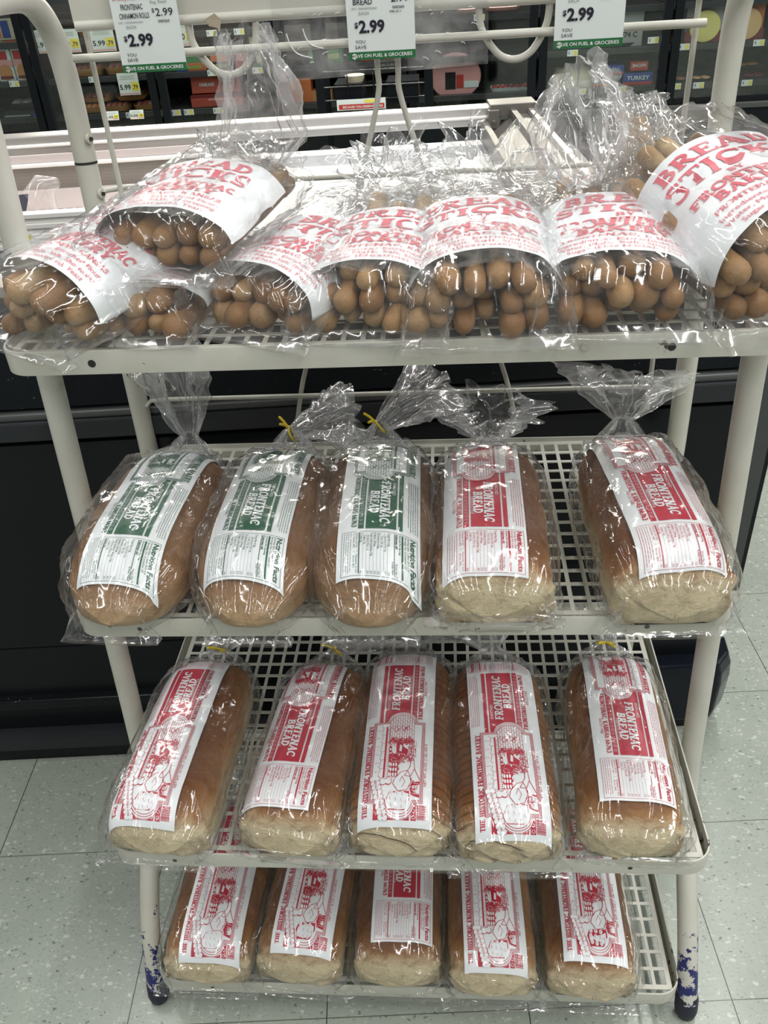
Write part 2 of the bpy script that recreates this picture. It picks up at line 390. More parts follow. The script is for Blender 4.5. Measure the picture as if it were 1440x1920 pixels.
class Art:
    """flat artwork in (s,t) metres; every primitive has layer height in paper thicknesses"""
    def __init__(s): s.items = []      # (mat, layer, verts, faces)
    def quadgrid(s, mat, P, layer=1, step=.004):
        # P corners a,b,c,d (ccw)
        a, b, c, d = [Vector(p) for p in P]
        nu = max(1, int(max((b-a).length, (c-d).length)/step+.5)); nv = max(1, int(max((d-a).length, (c-b).length)/step+.5))
        vs = [tuple((a*(1-i/nu)+b*(i/nu))*(1-j/nv)+(d*(1-i/nu)+c*(i/nu))*(j/nv)) for j in range(nv+1) for i in range(nu+1)]
        fs = [(j*(nu+1)+i, j*(nu+1)+i+1, (j+1)*(nu+1)+i+1, (j+1)*(nu+1)+i) for j in range(nv) for i in range(nu)]
        s.items.append((mat, layer, vs, fs))
    def rect(s, mat, s0, t0, s1, t1, layer=1, step=.004): s.quadgrid(mat, ((s0, t0), (s1, t0), (s1, t1), (s0, t1)), layer, step)
    def line(s, mat, pts, w, layer=1):
        for i in range(len(pts)-1):
            a = Vector(pts[i]); b = Vector(pts[i+1]); d = b-a
            if d.length < 1e-7: continue
            n = Vector((-d.y, d.x)).normalized()*w/2; e = d.normalized()*w*.25
            s.quadgrid(mat, (a-n-e, b-n+e, b+n+e, a+n-e), layer, .006)
    def arc(s, mat, cx, cy, rx, ry, a0, a1, w, layer=1, n=None):
        n = n or max(6, int(abs(a1-a0)/18))
        P = [(cx+rx*math.cos(math.radians(a0+(a1-a0)*k/n)), cy+ry*math.sin(math.radians(a0+(a1-a0)*k/n))) for k in range(n+1)]
        vs = []
        for k, p in enumerate(P):
            q0 = Vector(P[max(0, k-1)]); q1 = Vector(P[min(n, k+1)]); 
            if abs(a1-a0) >= 359.9 and k in (0, n): q0 = Vector(P[n-1]); q1 = Vector(P[1])
            d = (q1-q0).normalized(); nn = Vector((-d.y, d.x))*w/2
            vs += [tuple(Vector(p)-nn), tuple(Vector(p)+nn)]
        s.items.append((mat, layer, vs, [(2*k, 2*k+2, 2*k+3, 2*k+1) for k in range(n)]))
    def disc(s, mat, cx, cy, rx, ry, layer=1, n=14):
        vs = [(cx, cy)]+[(cx+rx*math.cos(2*PI*k/n), cy+ry*math.sin(2*PI*k/n)) for k in range(n)]
        s.items.append((mat, layer, vs, [(0, 1+k, 1+(k+1) % n) for k in range(n)]))
    def poly(s, mat, pts, layer=1):
        tr = tessellate_polygon([[Vector((p[0], p[1], 0)) for p in pts]])
        s.items.append((mat, layer, [tuple(p) for p in pts], [tuple(t) for t in tr]))
    def text(s, body, s0, t0, h, mat, width=None, bold=0.0, layer=1, res=2, align='l', slant=0):
        v, f = text2d(body, bold, res)
        if not v: return
        x0 = min(p[0] for p in v); x1 = max(p[0] for p in v)
        sy = h/.70; sx = sy if width is None else width/(x1-x0)
        off = {'l': 0, 'c': -(x1-x0)*sx/2, 'r': -(x1-x0)*sx}[align]
        s.items.append((mat, layer, [(s0+off+(p[0]-x0)*sx+slant*p[1]*sy, t0+p[1]*sy) for p in v], f))
    def slab(s, body, s0, t0, h, mat, width=None, layer=1, weight=1.0, align='l', slant=0):
        tot = sum(SLAB[c][0] for c in body)*1.0
        k = (width/tot) if width else h*.95
        if align == 'c': s0 -= tot*k/2
        x = s0
        tmp = Art()
        for c in body:
            cw, st = SLAB[c]
            for q in st:
                X = lambda a: x+a*k*(1 if cw >= .3 else 1)
                Y = lambda b: t0+b*h
                vw = .225*k*weight; hh = .11*h*weight
                if q[0] == 'V':
                    tmp.rect(mat, X(q[1])-vw/2, Y(q[2]), X(q[1])+vw/2, Y(q[3]), layer, .006)
                    for yy in (q[2], q[3]):
                        if yy in (0, 1):
                            b = Y(yy) if yy == 0 else Y(yy)-hh
                            tmp.rect(mat, X(q[1])-vw/2-.085*k, b, X(q[1])+vw/2+.085*k, b+hh, layer, .006)
                elif q[0] == 'H': tmp.rect(mat, X(q[2]), Y(q[1])-hh/2, X(q[3]), Y(q[1])+hh/2, layer, .006)
                elif q[0] == 'F':
                    b = Y(0) if q[1] == 0 else Y(1)-hh
                    tmp.rect(mat, X(q[2]), b, X(q[3]), b+hh, layer, .006)
                elif q[0] == 'T': tmp.rect(mat, X(q[1])-.045*k, Y(q[2]), X(q[1])+.045*k, Y(q[3]), layer, .006)
                elif q[0] == 'D': tmp.line(mat, [(X(q[1]), Y(q[2])), (X(q[3]), Y(q[4]))], q[5]*k*weight, layer)
                elif q[0] == 'A': tmp.arc(mat, X(q[1]), Y(q[2]), q[3]*k, q[4]*h, q[5], q[6], q[7]*min(k, h)*weight*1.0, layer)
            x += cw*k
        for (m, l, v, f) in tmp.items:
            s.items.append((m, l, [(p[0]+slant*(p[1]-t0), p[1]) for p in v], f))
    def build(s, name, mapf, parent, eps=.00042):
        mb = MB()
        for (m, l, v, f) in s.items: mb.add([mapf(p[0], p[1], l*eps+(.00035 if l else 0)) for p in v], f, m)
        me = bpy.data.meshes.new(name); me.from_pydata(mb.v, [], mb.f); me.update()
        for m in mb.mats: me.materials.append(m)
        me.polygons.foreach_set('material_index', mb.mi); me.polygons.foreach_set('use_smooth', [True]*len(mb.f))
        o = bpy.data.objects.new(name, me); COL.objects.link(o); o.parent = parent; return o

# ------------------------------------------------------------------ the building shell
fl = MB(); fl.box((-9, -5, -.05), (9, 9, 0), mat_floor()); tag(fl.build('floor', smooth=False), kind='structure')
bw = MB(); bw.box((-9, 5.6, 0), (9, 5.7, 3.2), plain('dark_store_wall', (.05, .05, .055), .6)); tag(bw.build('wall_back', smooth=False), kind='structure')

# ------------------------------------------------------------------ the bread rack
HW = .407
rack = thing('bread_rack', 'cream enamelled tubular metal bread rack with four perforated shelves standing on grey vinyl tiles', 'display rack')
SHELVES = [(1.0165, -.088, .262, .402), (.7065, -.150, .258, .383), (.380, -.237, .256, .387), (.074, -.247, .240, .387)]   # z, front y, back y, half width
for s in (-1, 1):
    x = s*HW
    pf = catmull([(x-s*.008+.003, -.232, .03), (x-s*.006, -.185, .12), (x-s*.003, -.105, .215), (x, -.05, .30), (x, -.030, .42), (x, 0, .70), (x, .030, 1.0), (x, .048, 1.18), (x, .052, 1.235)], 6)
    pt = catmull([(x, .052, 1.235), (x, .064, 1.282), (x, .11, 1.310), (x, .17, 1.314), (x, .235, 1.306), (x, .278, 1.272), (x, .292, 1.215), (x, .288, 1.12)], 8)
    m = MB(); m.tube(pf+pt[1:], .0145, M_leg, 20)
    side = m.build('side_tube', rack)
    m = MB(); m.tube([(x, .288, 1.12), (x, .2785, 1.0), (x, .2645, .69), (x, .2645, .66)], .0143, M_paint, 20); m.build('rear_post', rack)
    m = MB(); m.tube([(x, .2879, 1.1185), (x, .2881, 1.1215)], .0148, M_dark, 20); m.build('joint_gap', rack)
    m = MB(); m.box((x-s*.030-.004, .240, .0), (x-s*.030+.004, .246, .70), M_paint); m.build('rear_flat_bar', rack)
    fx = x-s*.008+.003; f = MB(); f.tube([(fx, -.236, .0), (fx, -.236, .004), (fx, -.234, .014), (fx, -.228, .034), (fx, -.226, .040)], [.010, .014, .0165, .0165, .0155], M_rubber, 20)
    ft = f.build('rubber_foot', rack); ft['label'] = 'dark blue rubber foot'
    for zz in (1.15, 1.082):
        m = MB(); m.disc((x-s*.0135, .281 if zz > 1.1 else .279, zz), (-s, -.35, 0), .0062, .003, M_paint); m.disc((x-s*.016, .280 if zz > 1.1 else .278, zz), (-s, -.35, 0), .0025, .003, M_dark); m.build('rivet', rack)
def shelf(i, z, yf, yb, hw):
    sh = thing('shelf', None, None); sh.parent = rack; sh['label'] = ['top perforated shelf', 'second perforated shelf', 'third perforated shelf with chipped corners', 'bottom perforated shelf with chipped corners'][i]
    # perforated sheet: real holes
    px, py = .0200, .0252; bwid = .0049
    W2 = hw-.012; nx = int((2*W2-bwid)/px); ny = int((yb-yf-.026)/py)
    px = (2*W2-bwid-.004)/nx; py = (yb-yf-.020-bwid-.004)/ny
    xs = [-W2, -W2+.002+bwid]; 
    for k in range(nx):
        a = -W2+.002+k*px+bwid
        if k: xs.append(a)
        xs.append(a+px-bwid)
    xs.append(W2)
    y0 = yf+.010; ys = [y0, y0+.002+bwid]
    for k in range(ny):
        a = y0+.002+k*py+bwid
        if k: ys.append(a)
        ys.append(a+py-bwid)
    ys.append(yb-.008)
    m = MB(); vs = [(X, Y, z-.004) for Y in ys for X in xs]; n = len(xs); fs = []
    for j in range(len(ys)-1):
        for k in range(n-1):
            if j % 2 == 1 and k % 2 == 1 and j < len(ys)-2 and k < n-2: continue
            fs.append((j*n+k, j*n+k+1, (j+1)*n+k+1, (j+1)*n+k))
    m.add(vs, fs, M_rim_worn if i > 1 else M_paint)
    o = m.build('perforated_sheet', sh, smooth=False)
    md = o.modifiers.new('thickness', 'SOLIDIFY'); md.thickness = .0016
    # rim band with rounded corners
    r = .032; path = []
    cs = [((-hw+r, yf+r), 180, 270), ((hw-r, yf+r), 270, 360), ((hw-r, yb-r), 0, 90), ((-hw+r, yb-r), 90, 180)]
    for (c, a0, a1) in cs:
        for k in range(9):
            a = math.radians(a0+(a1-a0)*k/8); path.append((c[0]+r*math.cos(a), c[1]+r*math.sin(a), math.cos(a), math.sin(a)))
    h = .026; prof = [(0, -h), (0, -.0018), (-.0008, 0), (-.0026, 0), (-.0030, -.0018), (-.0030, -h+.003), (-.009, -h+.003), (-.009, -h)]
    n = len(path); vs = []; fs = []; q = len(prof)
    for (X, Y, nx_, ny_) in path:
        for (o_, dz) in prof: vs.append((X+nx_*o_, Y+ny_*o_, z+dz))
    for a in range(n):
        b = (a+1) % n
        for k in range(q): fs.append((a*q+k, b*q+k, b*q+(k+1) % q, a*q+(k+1) % q))
    m = MB(); m.add(vs, fs, M_rim_worn if i > 1 else M_paint); m.build('rim', sh, angle=50)
    for X in (-.300, .284):
        m = MB(); m.disc((X, yf+.0003, z-.014), (0, -1, 0), .0030 if i else .0042, .0006, M_dark, 14); m.build('rivet_hole', sh)
    if i == 0:
        m = MB(); m.disc((.2, yf, z-.011), (0, -1, 0), .0040, .0016, M_paint, 16); m.build('rivet', sh)
for i, a in enumerate(SHELVES): shelf(i, *a)
# wire back panel
def wire(name, pts, r=.0038, smoothn=0):
    m = MB(); m.tube(catmull(pts, smoothn) if smoothn else pts, r, M_wire, 10); return m.build(name, rack)
wire('cross_rod', [(-.381, .262, 1.244), (.366, .262, 1.244)], .0047)
wire('cross_rod', [(-.395, .276, 1.080), (-.388, .286, 1.084), (-.36, .290, 1.086), (.35, .290, 1.088), (.388, .284, 1.086), (.395, .276, 1.082)], .0034)
wire('cross_rod', [(-.395, .262, .771), (-.388, .270, .777), (-.36, .272, .778), (.34, .272, .779), (.375, .270, .779), (.394, .262, .775)], .0034)
for X in (-.366, .360):
    wire('upright_wire', [(X, .281, 1.29), (X, .281, 1.0), (X, .276, .74)], .0034)
for s, a, b, c in ((-1, -.014, -.045, -.163), (1, .011, .042, .161)):
    wire('splayed_wire', catmull([(a, .270, 1.28), (a, .272, 1.215), (a+s*.002, .274, 1.180), (b, .281, 1.085), (b+s*.05, .279, .94), (c-s*.018, .277, .82), (c+s*.004, .276, .735)], 5), .0036)
for X0 in (-.195, .148):
    P = [(X0-.040, .268, 1.30), (X0-.040, .268, 1.262), (X0-.033, .268, 1.242), (X0-.016, .268, 1.222), (X0+.003, .268, 1.2165), (X0+.021, .268, 1.224), (X0+.035, .268, 1.245), (X0+.040, .268, 1.265), (X0+.040, .268, 1.30)]
    wire('sign_loop', catmull(P, 6), .0042)
m = MB(); m.box((-.372, .2635, 1.281), (.372, .2655, 1.385), M_paint)
m.tube([(-.370, .2645, 1.2775), (.370, .2645, 1.2775)], .0058, M_paint, 14); m.build('header_panel', rack)
m = MB()
m.add([(-.213, .258, 1.277), (-.200, .258, 1.283), (-.193, .257, 1.276), (-.199, .256, 1.268), (-.208, .257, 1.270), (-.196, .255, 1.263)], [(0, 1, 2, 3), (0, 3, 4), (3, 2, 5)], plain('brown_tape_scrap', (.35, .30, .22), .5)); m.build('tape_scrap', rack, smooth=False)

# clear plastic sign sleeve hanging under the header
def sheet():
    m = MB(); nx, ny = 40, 14; vs = []
    for j in range(ny+1):
        for i in range(nx+1):
            u, v = i/nx, j/ny
            x = -.133+.251*u; z0 = 1.2065+.008*u; z = z0+(1.300-z0)*v
            vs.append((x, .2585+.002*nz(u*4, v*2, 3.1), z))
    m.add(vs, [(j*(nx+1)+i, j*(nx+1)+i+1, (j+1)*(nx+1)+i+1, (j+1)*(nx+1)+i) for j in range(ny) for i in range(nx)], M_sheet)
    r_ = random.Random(5); 
    for k in range(26):                                 # sealed crinkles, scuffs
        x = -.128+.24*r_.random(); z = 1.222+.055*r_.random(); L = .003+.005*r_.random(); a = r_.uniform(-.4, .4)
        P = [(x+L*t*math.cos(a), .2572, z+L*t*math.sin(a)+.0012*math.sin(t*PI)) for t in (0, .25, .5, .75, 1)]
        m.tube(P, .00035, M_whitescuff, 5)
    for (x, z, s) in ((-.118, 1.258, 1), (-.098, 1.262, .8)):
        P = catmull([(x, .2570, z), (x+.004*s, .2566, z-.013*s), (x+.012*s, .2566, z-.022*s), (x+.028*s, .2570, z-.027*s)], 5)
        m.tube(P, .0007, M_whitescuff, 6)
    o = m.build('clear_sign_sleeve', None)
    tag(o, 'clear scuffed plastic sleeve hanging behind the middle price card', 'plastic sleeve')
M_whitescuff = plain('pale_scuff', (.75, .76, .76), .3)
sheet()

# ------------------------------------------------------------------ price cards
def price_card(xc, label, name1, name2, code, extra):
    t = thing('price_card', label, 'price sign', (xc, .2520, 1.2255), 0, None)
    W, H = .0785, .118
    a = Art()
    a.rect(M_card, 0, .0110, W, H, 0, .02); a.rect(M_cardgreen, 0, .0015, W, .0112, 0, .02)
    for k in range(26): a.rect(M_cardgreen, k*W/26, .0008, k*W/26+.0018, .0015, 0)
    a.text('$AVE ON FUEL & GROCERIES', .0040, .0042, .0042, M_white, .0705, .012, 1)
    a.text('$', .0035, .0032, .0062, M_white, .0055, .02, 1)
    a.text('YOU', .0085, .0215, .0041, M_ink, .0115, 0); a.text('SAVE', .0080, .0150, .0041, M_ink, .0130, 0)
    a.text('$', .0085, .0405, .0064, M_ink, .0042, .025); a.text('2.99', .0135, .0345, .0142, M_ink, .0300, .034)
    a.text('EACH', .0145, .0555, .0038, M_grey, .0115, 0)
    a.text('UPC: 000000000'+code[3:], .0055, .0618, .0024, M_grey, .030, 0)
    a.text(code, .0535, .0612, .0032, M_ink, .0135, .01)
    if extra: a.text(extra, .0500, .0565, .0026, M_ink, .0130, .005)
    a.text(name2, .0085, .0675, .0066, M_ink, .0355 if len(name2) > 6 else .0220, .008); a.text(name1, .0120, .0780, .0066, M_ink, .0260, .008)
    a.text('$', .0480, .0735, .0050, M_ink, .003, 0); a.text('2.99', .0520, .0690, .0092, M_ink, .0205, .004)
    a.text('Reg. Retail', .0480, .0840, .0036, M_grey, .0190, 0)
    a.text('& Family', .0040, .0900, .0065, M_redpaper, .0170, .02, slant=.2); a.text('REWARDS', .0215, .0905, .0100, M_redpaper, .042, .04)
    mb = MB(); mb.box((0-W/2, .0008, .0018), (W/2, .0014, H*.85), M_card); mb.build('card_backing', t, smooth=False)
    a.build('card_print', lambda s, tt, e: (s-W/2, .0006-e, tt*.85), t)
price_card(-.2805, 'white price card reading FRONTENAC CINNAMON ROLLS $2.99, left of three', 'FRONTENAC', 'CINNAMON ROLLS', '000263', None)
price_card(-.0060, 'white price card reading BREAD $2.99 on the clear sleeve, middle of three', 'FRONTENAC', 'BREAD', '000260', '99B-25-1')
price_card(.2325, 'white price card reading $2.99 with a green fuel strip, right of three', 'FRONTENAC', 'BREAD', '000261', '99B-25-1')

# ------------------------------------------------------------------ the bread wrapper artwork (real size, metres)
LW, LL = .098, .330
def wrapper_art(ink, italian):
    a = Art(); P = M_paper; r_ = random.Random(11)
    a.rect(P, 0, 0, LL, LW, 0, .0022)
    I = ink
    # headline and small print around the picture
    a.slab('THE HISTORIC FRONTENAC BAKERY', .0125, .0850, .0066, I, .138, 1, 1.25)
    a.text('NET WT. 16 OZ. (1 LB.) 454 G', .052, .0078, .0036, I, .066, 0)
    r2 = random.Random(3)
    x = .010
    while x < .027: wd = r2.choice((.0004, .0007, .0011)); a.rect(I, x, .0075, x+wd, .0195, 1); x += wd+r2.choice((.0004, .0007))
    # red band behind the picture's foot
    a.rect(I, .0085, .0295, .034, .0770, 1); a.rect(I, .0085, .0205, .034, .0272, 1)
    for k in range(3): a.arc(P, .0125+k*.0075, .0238, .0020, .0020, 0, 360, .0006, 2)
    # framed picture: rectangle with round end caps (three nested outlines)
    def frame(d, m, lay, fill=False):
        s0, s1, t0, t1 = .032-d, .150+d, .0150-d, .0815+d; c = .0440; r = .0185+d; n = 12
        out = [(s0, t0), (s0, c-r)]+[(s0-.0005-(r*.95)*math.sin(PI*k/n), c-r*math.cos(PI*k/n)) for k in range(n+1)]+[(s0, c+r), (s0, t1), (s1, t1), (s1, c+r)]+[(s1+.0005+(r*.80)*math.sin(PI*k/n), c+r*math.cos(PI*k/n)) for k in range(n+1)]+[(s1, c-r), (s1, t0)]
        return out
    def quadfill(d, m, lay):
        s0, s1, t0, t1 = .032-d, .150+d, .0150-d, .0815+d; c = .0440; r = .0185+d
        a.rect(m, s0, t0, s1, t1, lay, .0035)
        n = 8
        for k in range(n):
            f0, f1 = -1+2*k/n, -1+2*(k+1)/n
            for sg, e, q in ((-1, s0, .95), (1, s1, .80)):
                e0 = e+sg*r*q*math.sqrt(max(0, 1-f0*f0)); e1 = e+sg*r*q*math.sqrt(max(0, 1-f1*f1))
                pts = ((e, c+f0*r), (e0, c+f0*r), (e1, c+f1*r), (e, c+f1*r)) if sg > 0 else ((e0, c+f0*r), (e, c+f0*r), (e, c+f1*r), (e1, c+f1*r))
                a.quadgrid(m, pts, lay, .004)
    # ink block first (picture cap overlaps it)
    B0, B1 = .1535, .2650
    a.rect(I, B0, .0335, B1, .0700, 1, .0035); a.rect(I, B0, .0722, B1, .0775, 1); a.rect(I, B0, .0245, B1, .0312, 1)
    quadfill(.0032, P, 2)
    for d in (.0026, .0010, -.0006):
        o = frame(d, I, 3); a.line(I, o+[o[0]], .0008, 3)
    # brickwork of the oven arch
    for k in range(11):
        tt = .0270+k*.0034
        lo = .118+.0; hi = .152+.012*math.sqrt(max(0, 1-((tt-.044)/.018)**2))
        if .0265 < tt < .0625:
            a.line(I, [(lo, tt), (hi, tt)], .00045, 3)
            q = lo+(k % 2)*.0034
            while q < hi-.002: a.line(I, [(q, tt), (q, tt+.0034)], .00045, 3); q += .0068
    for k in range(8):                                   # side wall blocks
        q = .040+k*.0135; a.line(I, [(q, .0715+r_.uniform(-.001, .001)), (q+.009, .0705), (q+.0125, .0735)], .0005, 3); a.line(I, [(q+.009, .0705), (q+.009, .0665)], .0004, 3); a.line(I, [(q+.004, .0730), (q+.004, .0790)], .0004, 3)
    a.rect(I, .062, .0640, .144, .0664, 3)
    for k in range(27): a.line(I, [(.064+k*.0029, .0600), (.064+k*.0029, .0640)], .0004, 3)
    a.line(I, [(.062, .0600), (.144, .0600)], .0004, 3)
    # oven mouth and glow
    a.poly(I, [(.101, .0500), (.119, .0510), (.119, .0425), (.111, .0405), (.106, .0335), (.099, .0350)], 3)
    a.poly(P, [(.104, .0465), (.115, .0455), (.112, .0425), (.103, .0430)], 4)
    a.rect(I, .101, .0565, .112, .0600, 3); a.rect(P, .104, .0573, .108, .0592, 4)
    for k in range(5): a.line(I, [(.098+k*.005, .0250), (.098+k*.005, .0330)], .0004, 3)
    for k in range(4): a.line(I, [(.096, .0235+k*.003), (.120, .0235+k*.003)], .0004, 3)
    def scribble(cx, cy, rx, ry, n, w=.0005):
        for _ in range(n):
            x, y = cx+rx*r_.uniform(-1, 1), cy+ry*r_.uniform(-1, 1); g = r_.uniform(0, 6.28); L = r_.uniform(.0015, .004)
            a.line(I, [(x, y), (x+L*math.cos(g), y+L*math.sin(g)), (x+L*math.cos(g+.9)*1.3, y+L*math.sin(g+.6)*1.2)], w*r_.uniform(.6, 1.6), 3)
    scribble(.120, .0440, .004, .016, 90, .0007); scribble(.093, .0480, .006, .013, 120, .0007); scribble(.141, .0440, .004, .012, 30, .0004); scribble(.075, .0520, .010, .006, 60, .0007); scribble(.100, .0290, .012, .004, 40, .0005); scribble(.050, .0240, .010, .004, 30, .0006)
    # baker: hat, head, sleeve, peel
    a.line(I, [(.096, .0340), (.060, .0165)], .0009, 3)
    a.disc(I, .0575, .0585, .0062, .0052, 3); a.disc(P, .0578, .0583, .0052, .0044, 4)
    a.disc(I, .0560, .0655, .0050, .0052, 3); a.disc(P, .0560, .0655, .0042, .0045, 4)
    a.line(I, [(.0600, .0600), (.0640, .0580), (.0615, .0570)], .0006, 5); a.disc(I, .0600, .0605, .0006, .0006, 5); a.line(I, [(.0570, .0555), (.0600, .0550)], .0005, 5)
    body = [(.0530, .0520), (.0600, .0500), (.0700, .0420), (.0730, .0330), (.0660, .0300), (.0560, .0280), (.0450, .0330), (.0430, .0450)]
    a.poly(P, body, 4); a.line(I, body+[body[0]], .0007, 5)
    a.line(I, [(.0560, .0430), (.0640, .0400), (.0560, .0360), (.0480, .0400)], .0005, 5)
    arm = [(.0650, .0370), (.0780, .0300), (.0880, .0290), (.0890, .0255), (.0760, .0240), (.0640, .0290)]
    a.poly(P, arm, 4); a.line(I, arm+[arm[0]], .0007, 5)
    for k in range(4): a.line(I, [(.0880, .0250+k*.0022), (.0925, .0260+k*.0020)], .0007, 5)
    a.poly(I, [(.036, .0165), (.058, .0165), (.056, .0270), (.046, .0290), (.038, .0250)], 3)
    for k in range(5): a.line(P, [(.040+k*.0035, .0175), (.041+k*.0035, .0250)], .0005, 4)
    # table of loaves
    a.poly(I, [(.020, .0360), (.034, .0290), (.044, .0300), (.043, .0560), (.034, .0600), (.020, .0560)], 3)
    for k, (x, y) in enumerate(((.026, .053), (.034, .0545), (.041, .0535), (.024, .046), (.033, .047), (.041, .046), (.024, .039), (.032, .0395), (.040, .0385), (.030, .0335))):
        a.disc(P, x, y, .0034, .0026, 4, 10); a.line(I, [(x-.002, y-.0008), (x, y+.001), (x+.002, y)], .0004, 5)
    a.rect(I, .064, .0470, .086, .0575, 3)
    for k in range(9): a.disc(P, .0665+(k % 3)*.0075, .0492+(k//3)*.0035, .0031, .0013, 4, 8)
    # NO PRESERVATIVES banner: scalloped cloud strip
    for k in range(9):
        x, y = .010+k*.0062, .0640+k*.0016
        a.disc(P, x, y-.003, .0040, .0036, 6, 10); a.disc(P, x, y+.003, .0040, .0036, 6, 10)
        for sg in (-1, 1): a.arc(I, x, y+sg*.003, .0040, .0036, 90-80, 90+80, .0004, 7) if sg > 0 else a.arc(I, x, y-.003, .0040, .0036, 190, 350, .0004, 7)
    nn, ff = text2d('NO PRESERVATIVES', 0, 1); x0 = min(p[0] for p in nn); x1 = max(p[0] for p in nn); k = .047/(x1-x0)
    a.items.append((I, 7, [(.011+(p[0]-x0)*k, .0625+p[1]*.0046+(p[0]-x0)*k*.26) for p in nn], ff))
    # block lettering
    a.text('ENRICHED', .1760, .0640, .0040, P, .026, 0, 2)
    a.slab('FRONTENAC', .1735, .0500, .0115, P, .083, 2, 1.15, slant=.12); a.slab('BREAD', .1935, .0372, .0108, P, .046, 2, 1.15, slant=.12)
    a.text('ITALIAN STYLE' if italian else 'FRENCH STYLE', .2000 if italian else .2050, .03415, .0040 if 0 else .0028, P, .036, 0, 2)
    for k in range(16): a.arc(P, .1590+k*.0066, .0278, .0019, .0016, 0, 360, .00035, 2, 8)
    a.slab('FRONTENAC, KANSAS 66763', .1590, .0165, .0060, I, .103, 1, 1.25)
    a.text('620-231-7980', .2040, .0115, .0036, I, .026, 0)
    # ingredient lines: short broken dashes
    for j in range(5):
        x = .165+(.0 if j else .0)
        while x < .262-.006*(j == 4): L = r_.uniform(.0025, .006); a.line(I, [(x, .0950-j*.0027), (min(x+L, .262), .0950-j*.0027)], .00055, 1); x += L+.0012
    # nutrition panel
    N0, N1 = .2700, .3270
    a.line(I, [(N0, .006), (N1, .006), (N1, .0945), (N0, .0945), (N0, .006)], .0004, 1)
    a.text('Nutrition Facts', N0+.002, .0868, .0058, I, .0530, .03)
    a.text('Serving Size 1 Slice (0.9 oz)', N0+.002, .0833, .0024, I, .040, 0); a.text('Servings Per Container 27', N0+.002, .0800, .0024, I, .039, 0)
    a.rect(I, N0+.002, .0765, N1-.002, .0785, 1)
    a.text('Amount Per Serving', N0+.002, .0738, .0019, I, .026, .02); a.text('Calories 65', N0+.002, .0695, .0026, I, .020, .03); a.text('From Fat 7', N1-.002, .0695, .0024, I, None, 0, 1, 2, 'r')
    a.rect(I, N0+.002, .0680, N1-.002, .0688, 1)
    a.text('% Daily Value*', N1-.002, .0655, .0020, I, None, .02, 1, 2, 'r')
    rows = (('Total Fat 0.5g', '1%'), ('Saturated Fat 0g', '0%'), ('Trans Fat 0g', ''), ('Cholesterol 0mg', '0%'), ('Sodium 130mg', '5%'), ('Total Carbohydrate 12g', '4%'), ('Dietary Fiber 0g', '2%'), ('Sugars 0g', ''), ('Protein 2g', '3%'))
    for j, (p, q) in enumerate(rows):
        y = .0610-j*.0041
        a.text(p, N0+(.002 if j not in (1, 2, 6, 7) else .006), y, .0023, I, None, .01 if j in (0, 3, 4, 5, 8) else 0, 1, 1)
        if q: a.text(q, N1-.002, y, .0023, I, None, 0, 1, 1, 'r')
        a.line(I, [(N0+.002, y-.0008), (N1-.002, y-.0008)], .00018, 1)
    a.rect(I, N0+.002, .0262, N1-.002, .0272, 1)
    a.text('Vitamin A 0%   *   Vitamin C 0%', N0+.002, .0230, .0022, I, .052, 0, 1, 1); a.text('Calcium 4%   *   Iron 4%', N0+.002, .0198, .0022, I, .046, 0, 1, 1)
    for j in range(4):
        x = N0+.002
        while x < N1-.006: L = r_.uniform(.002, .005); a.line(I, [(x, .0168-j*.0027), (x+L, .0168-j*.0027)], .00045, 1); x += L+.001
    return a
ART = {'red': wrapper_art(M_red, False), 'green': wrapper_art(M_green, True)}

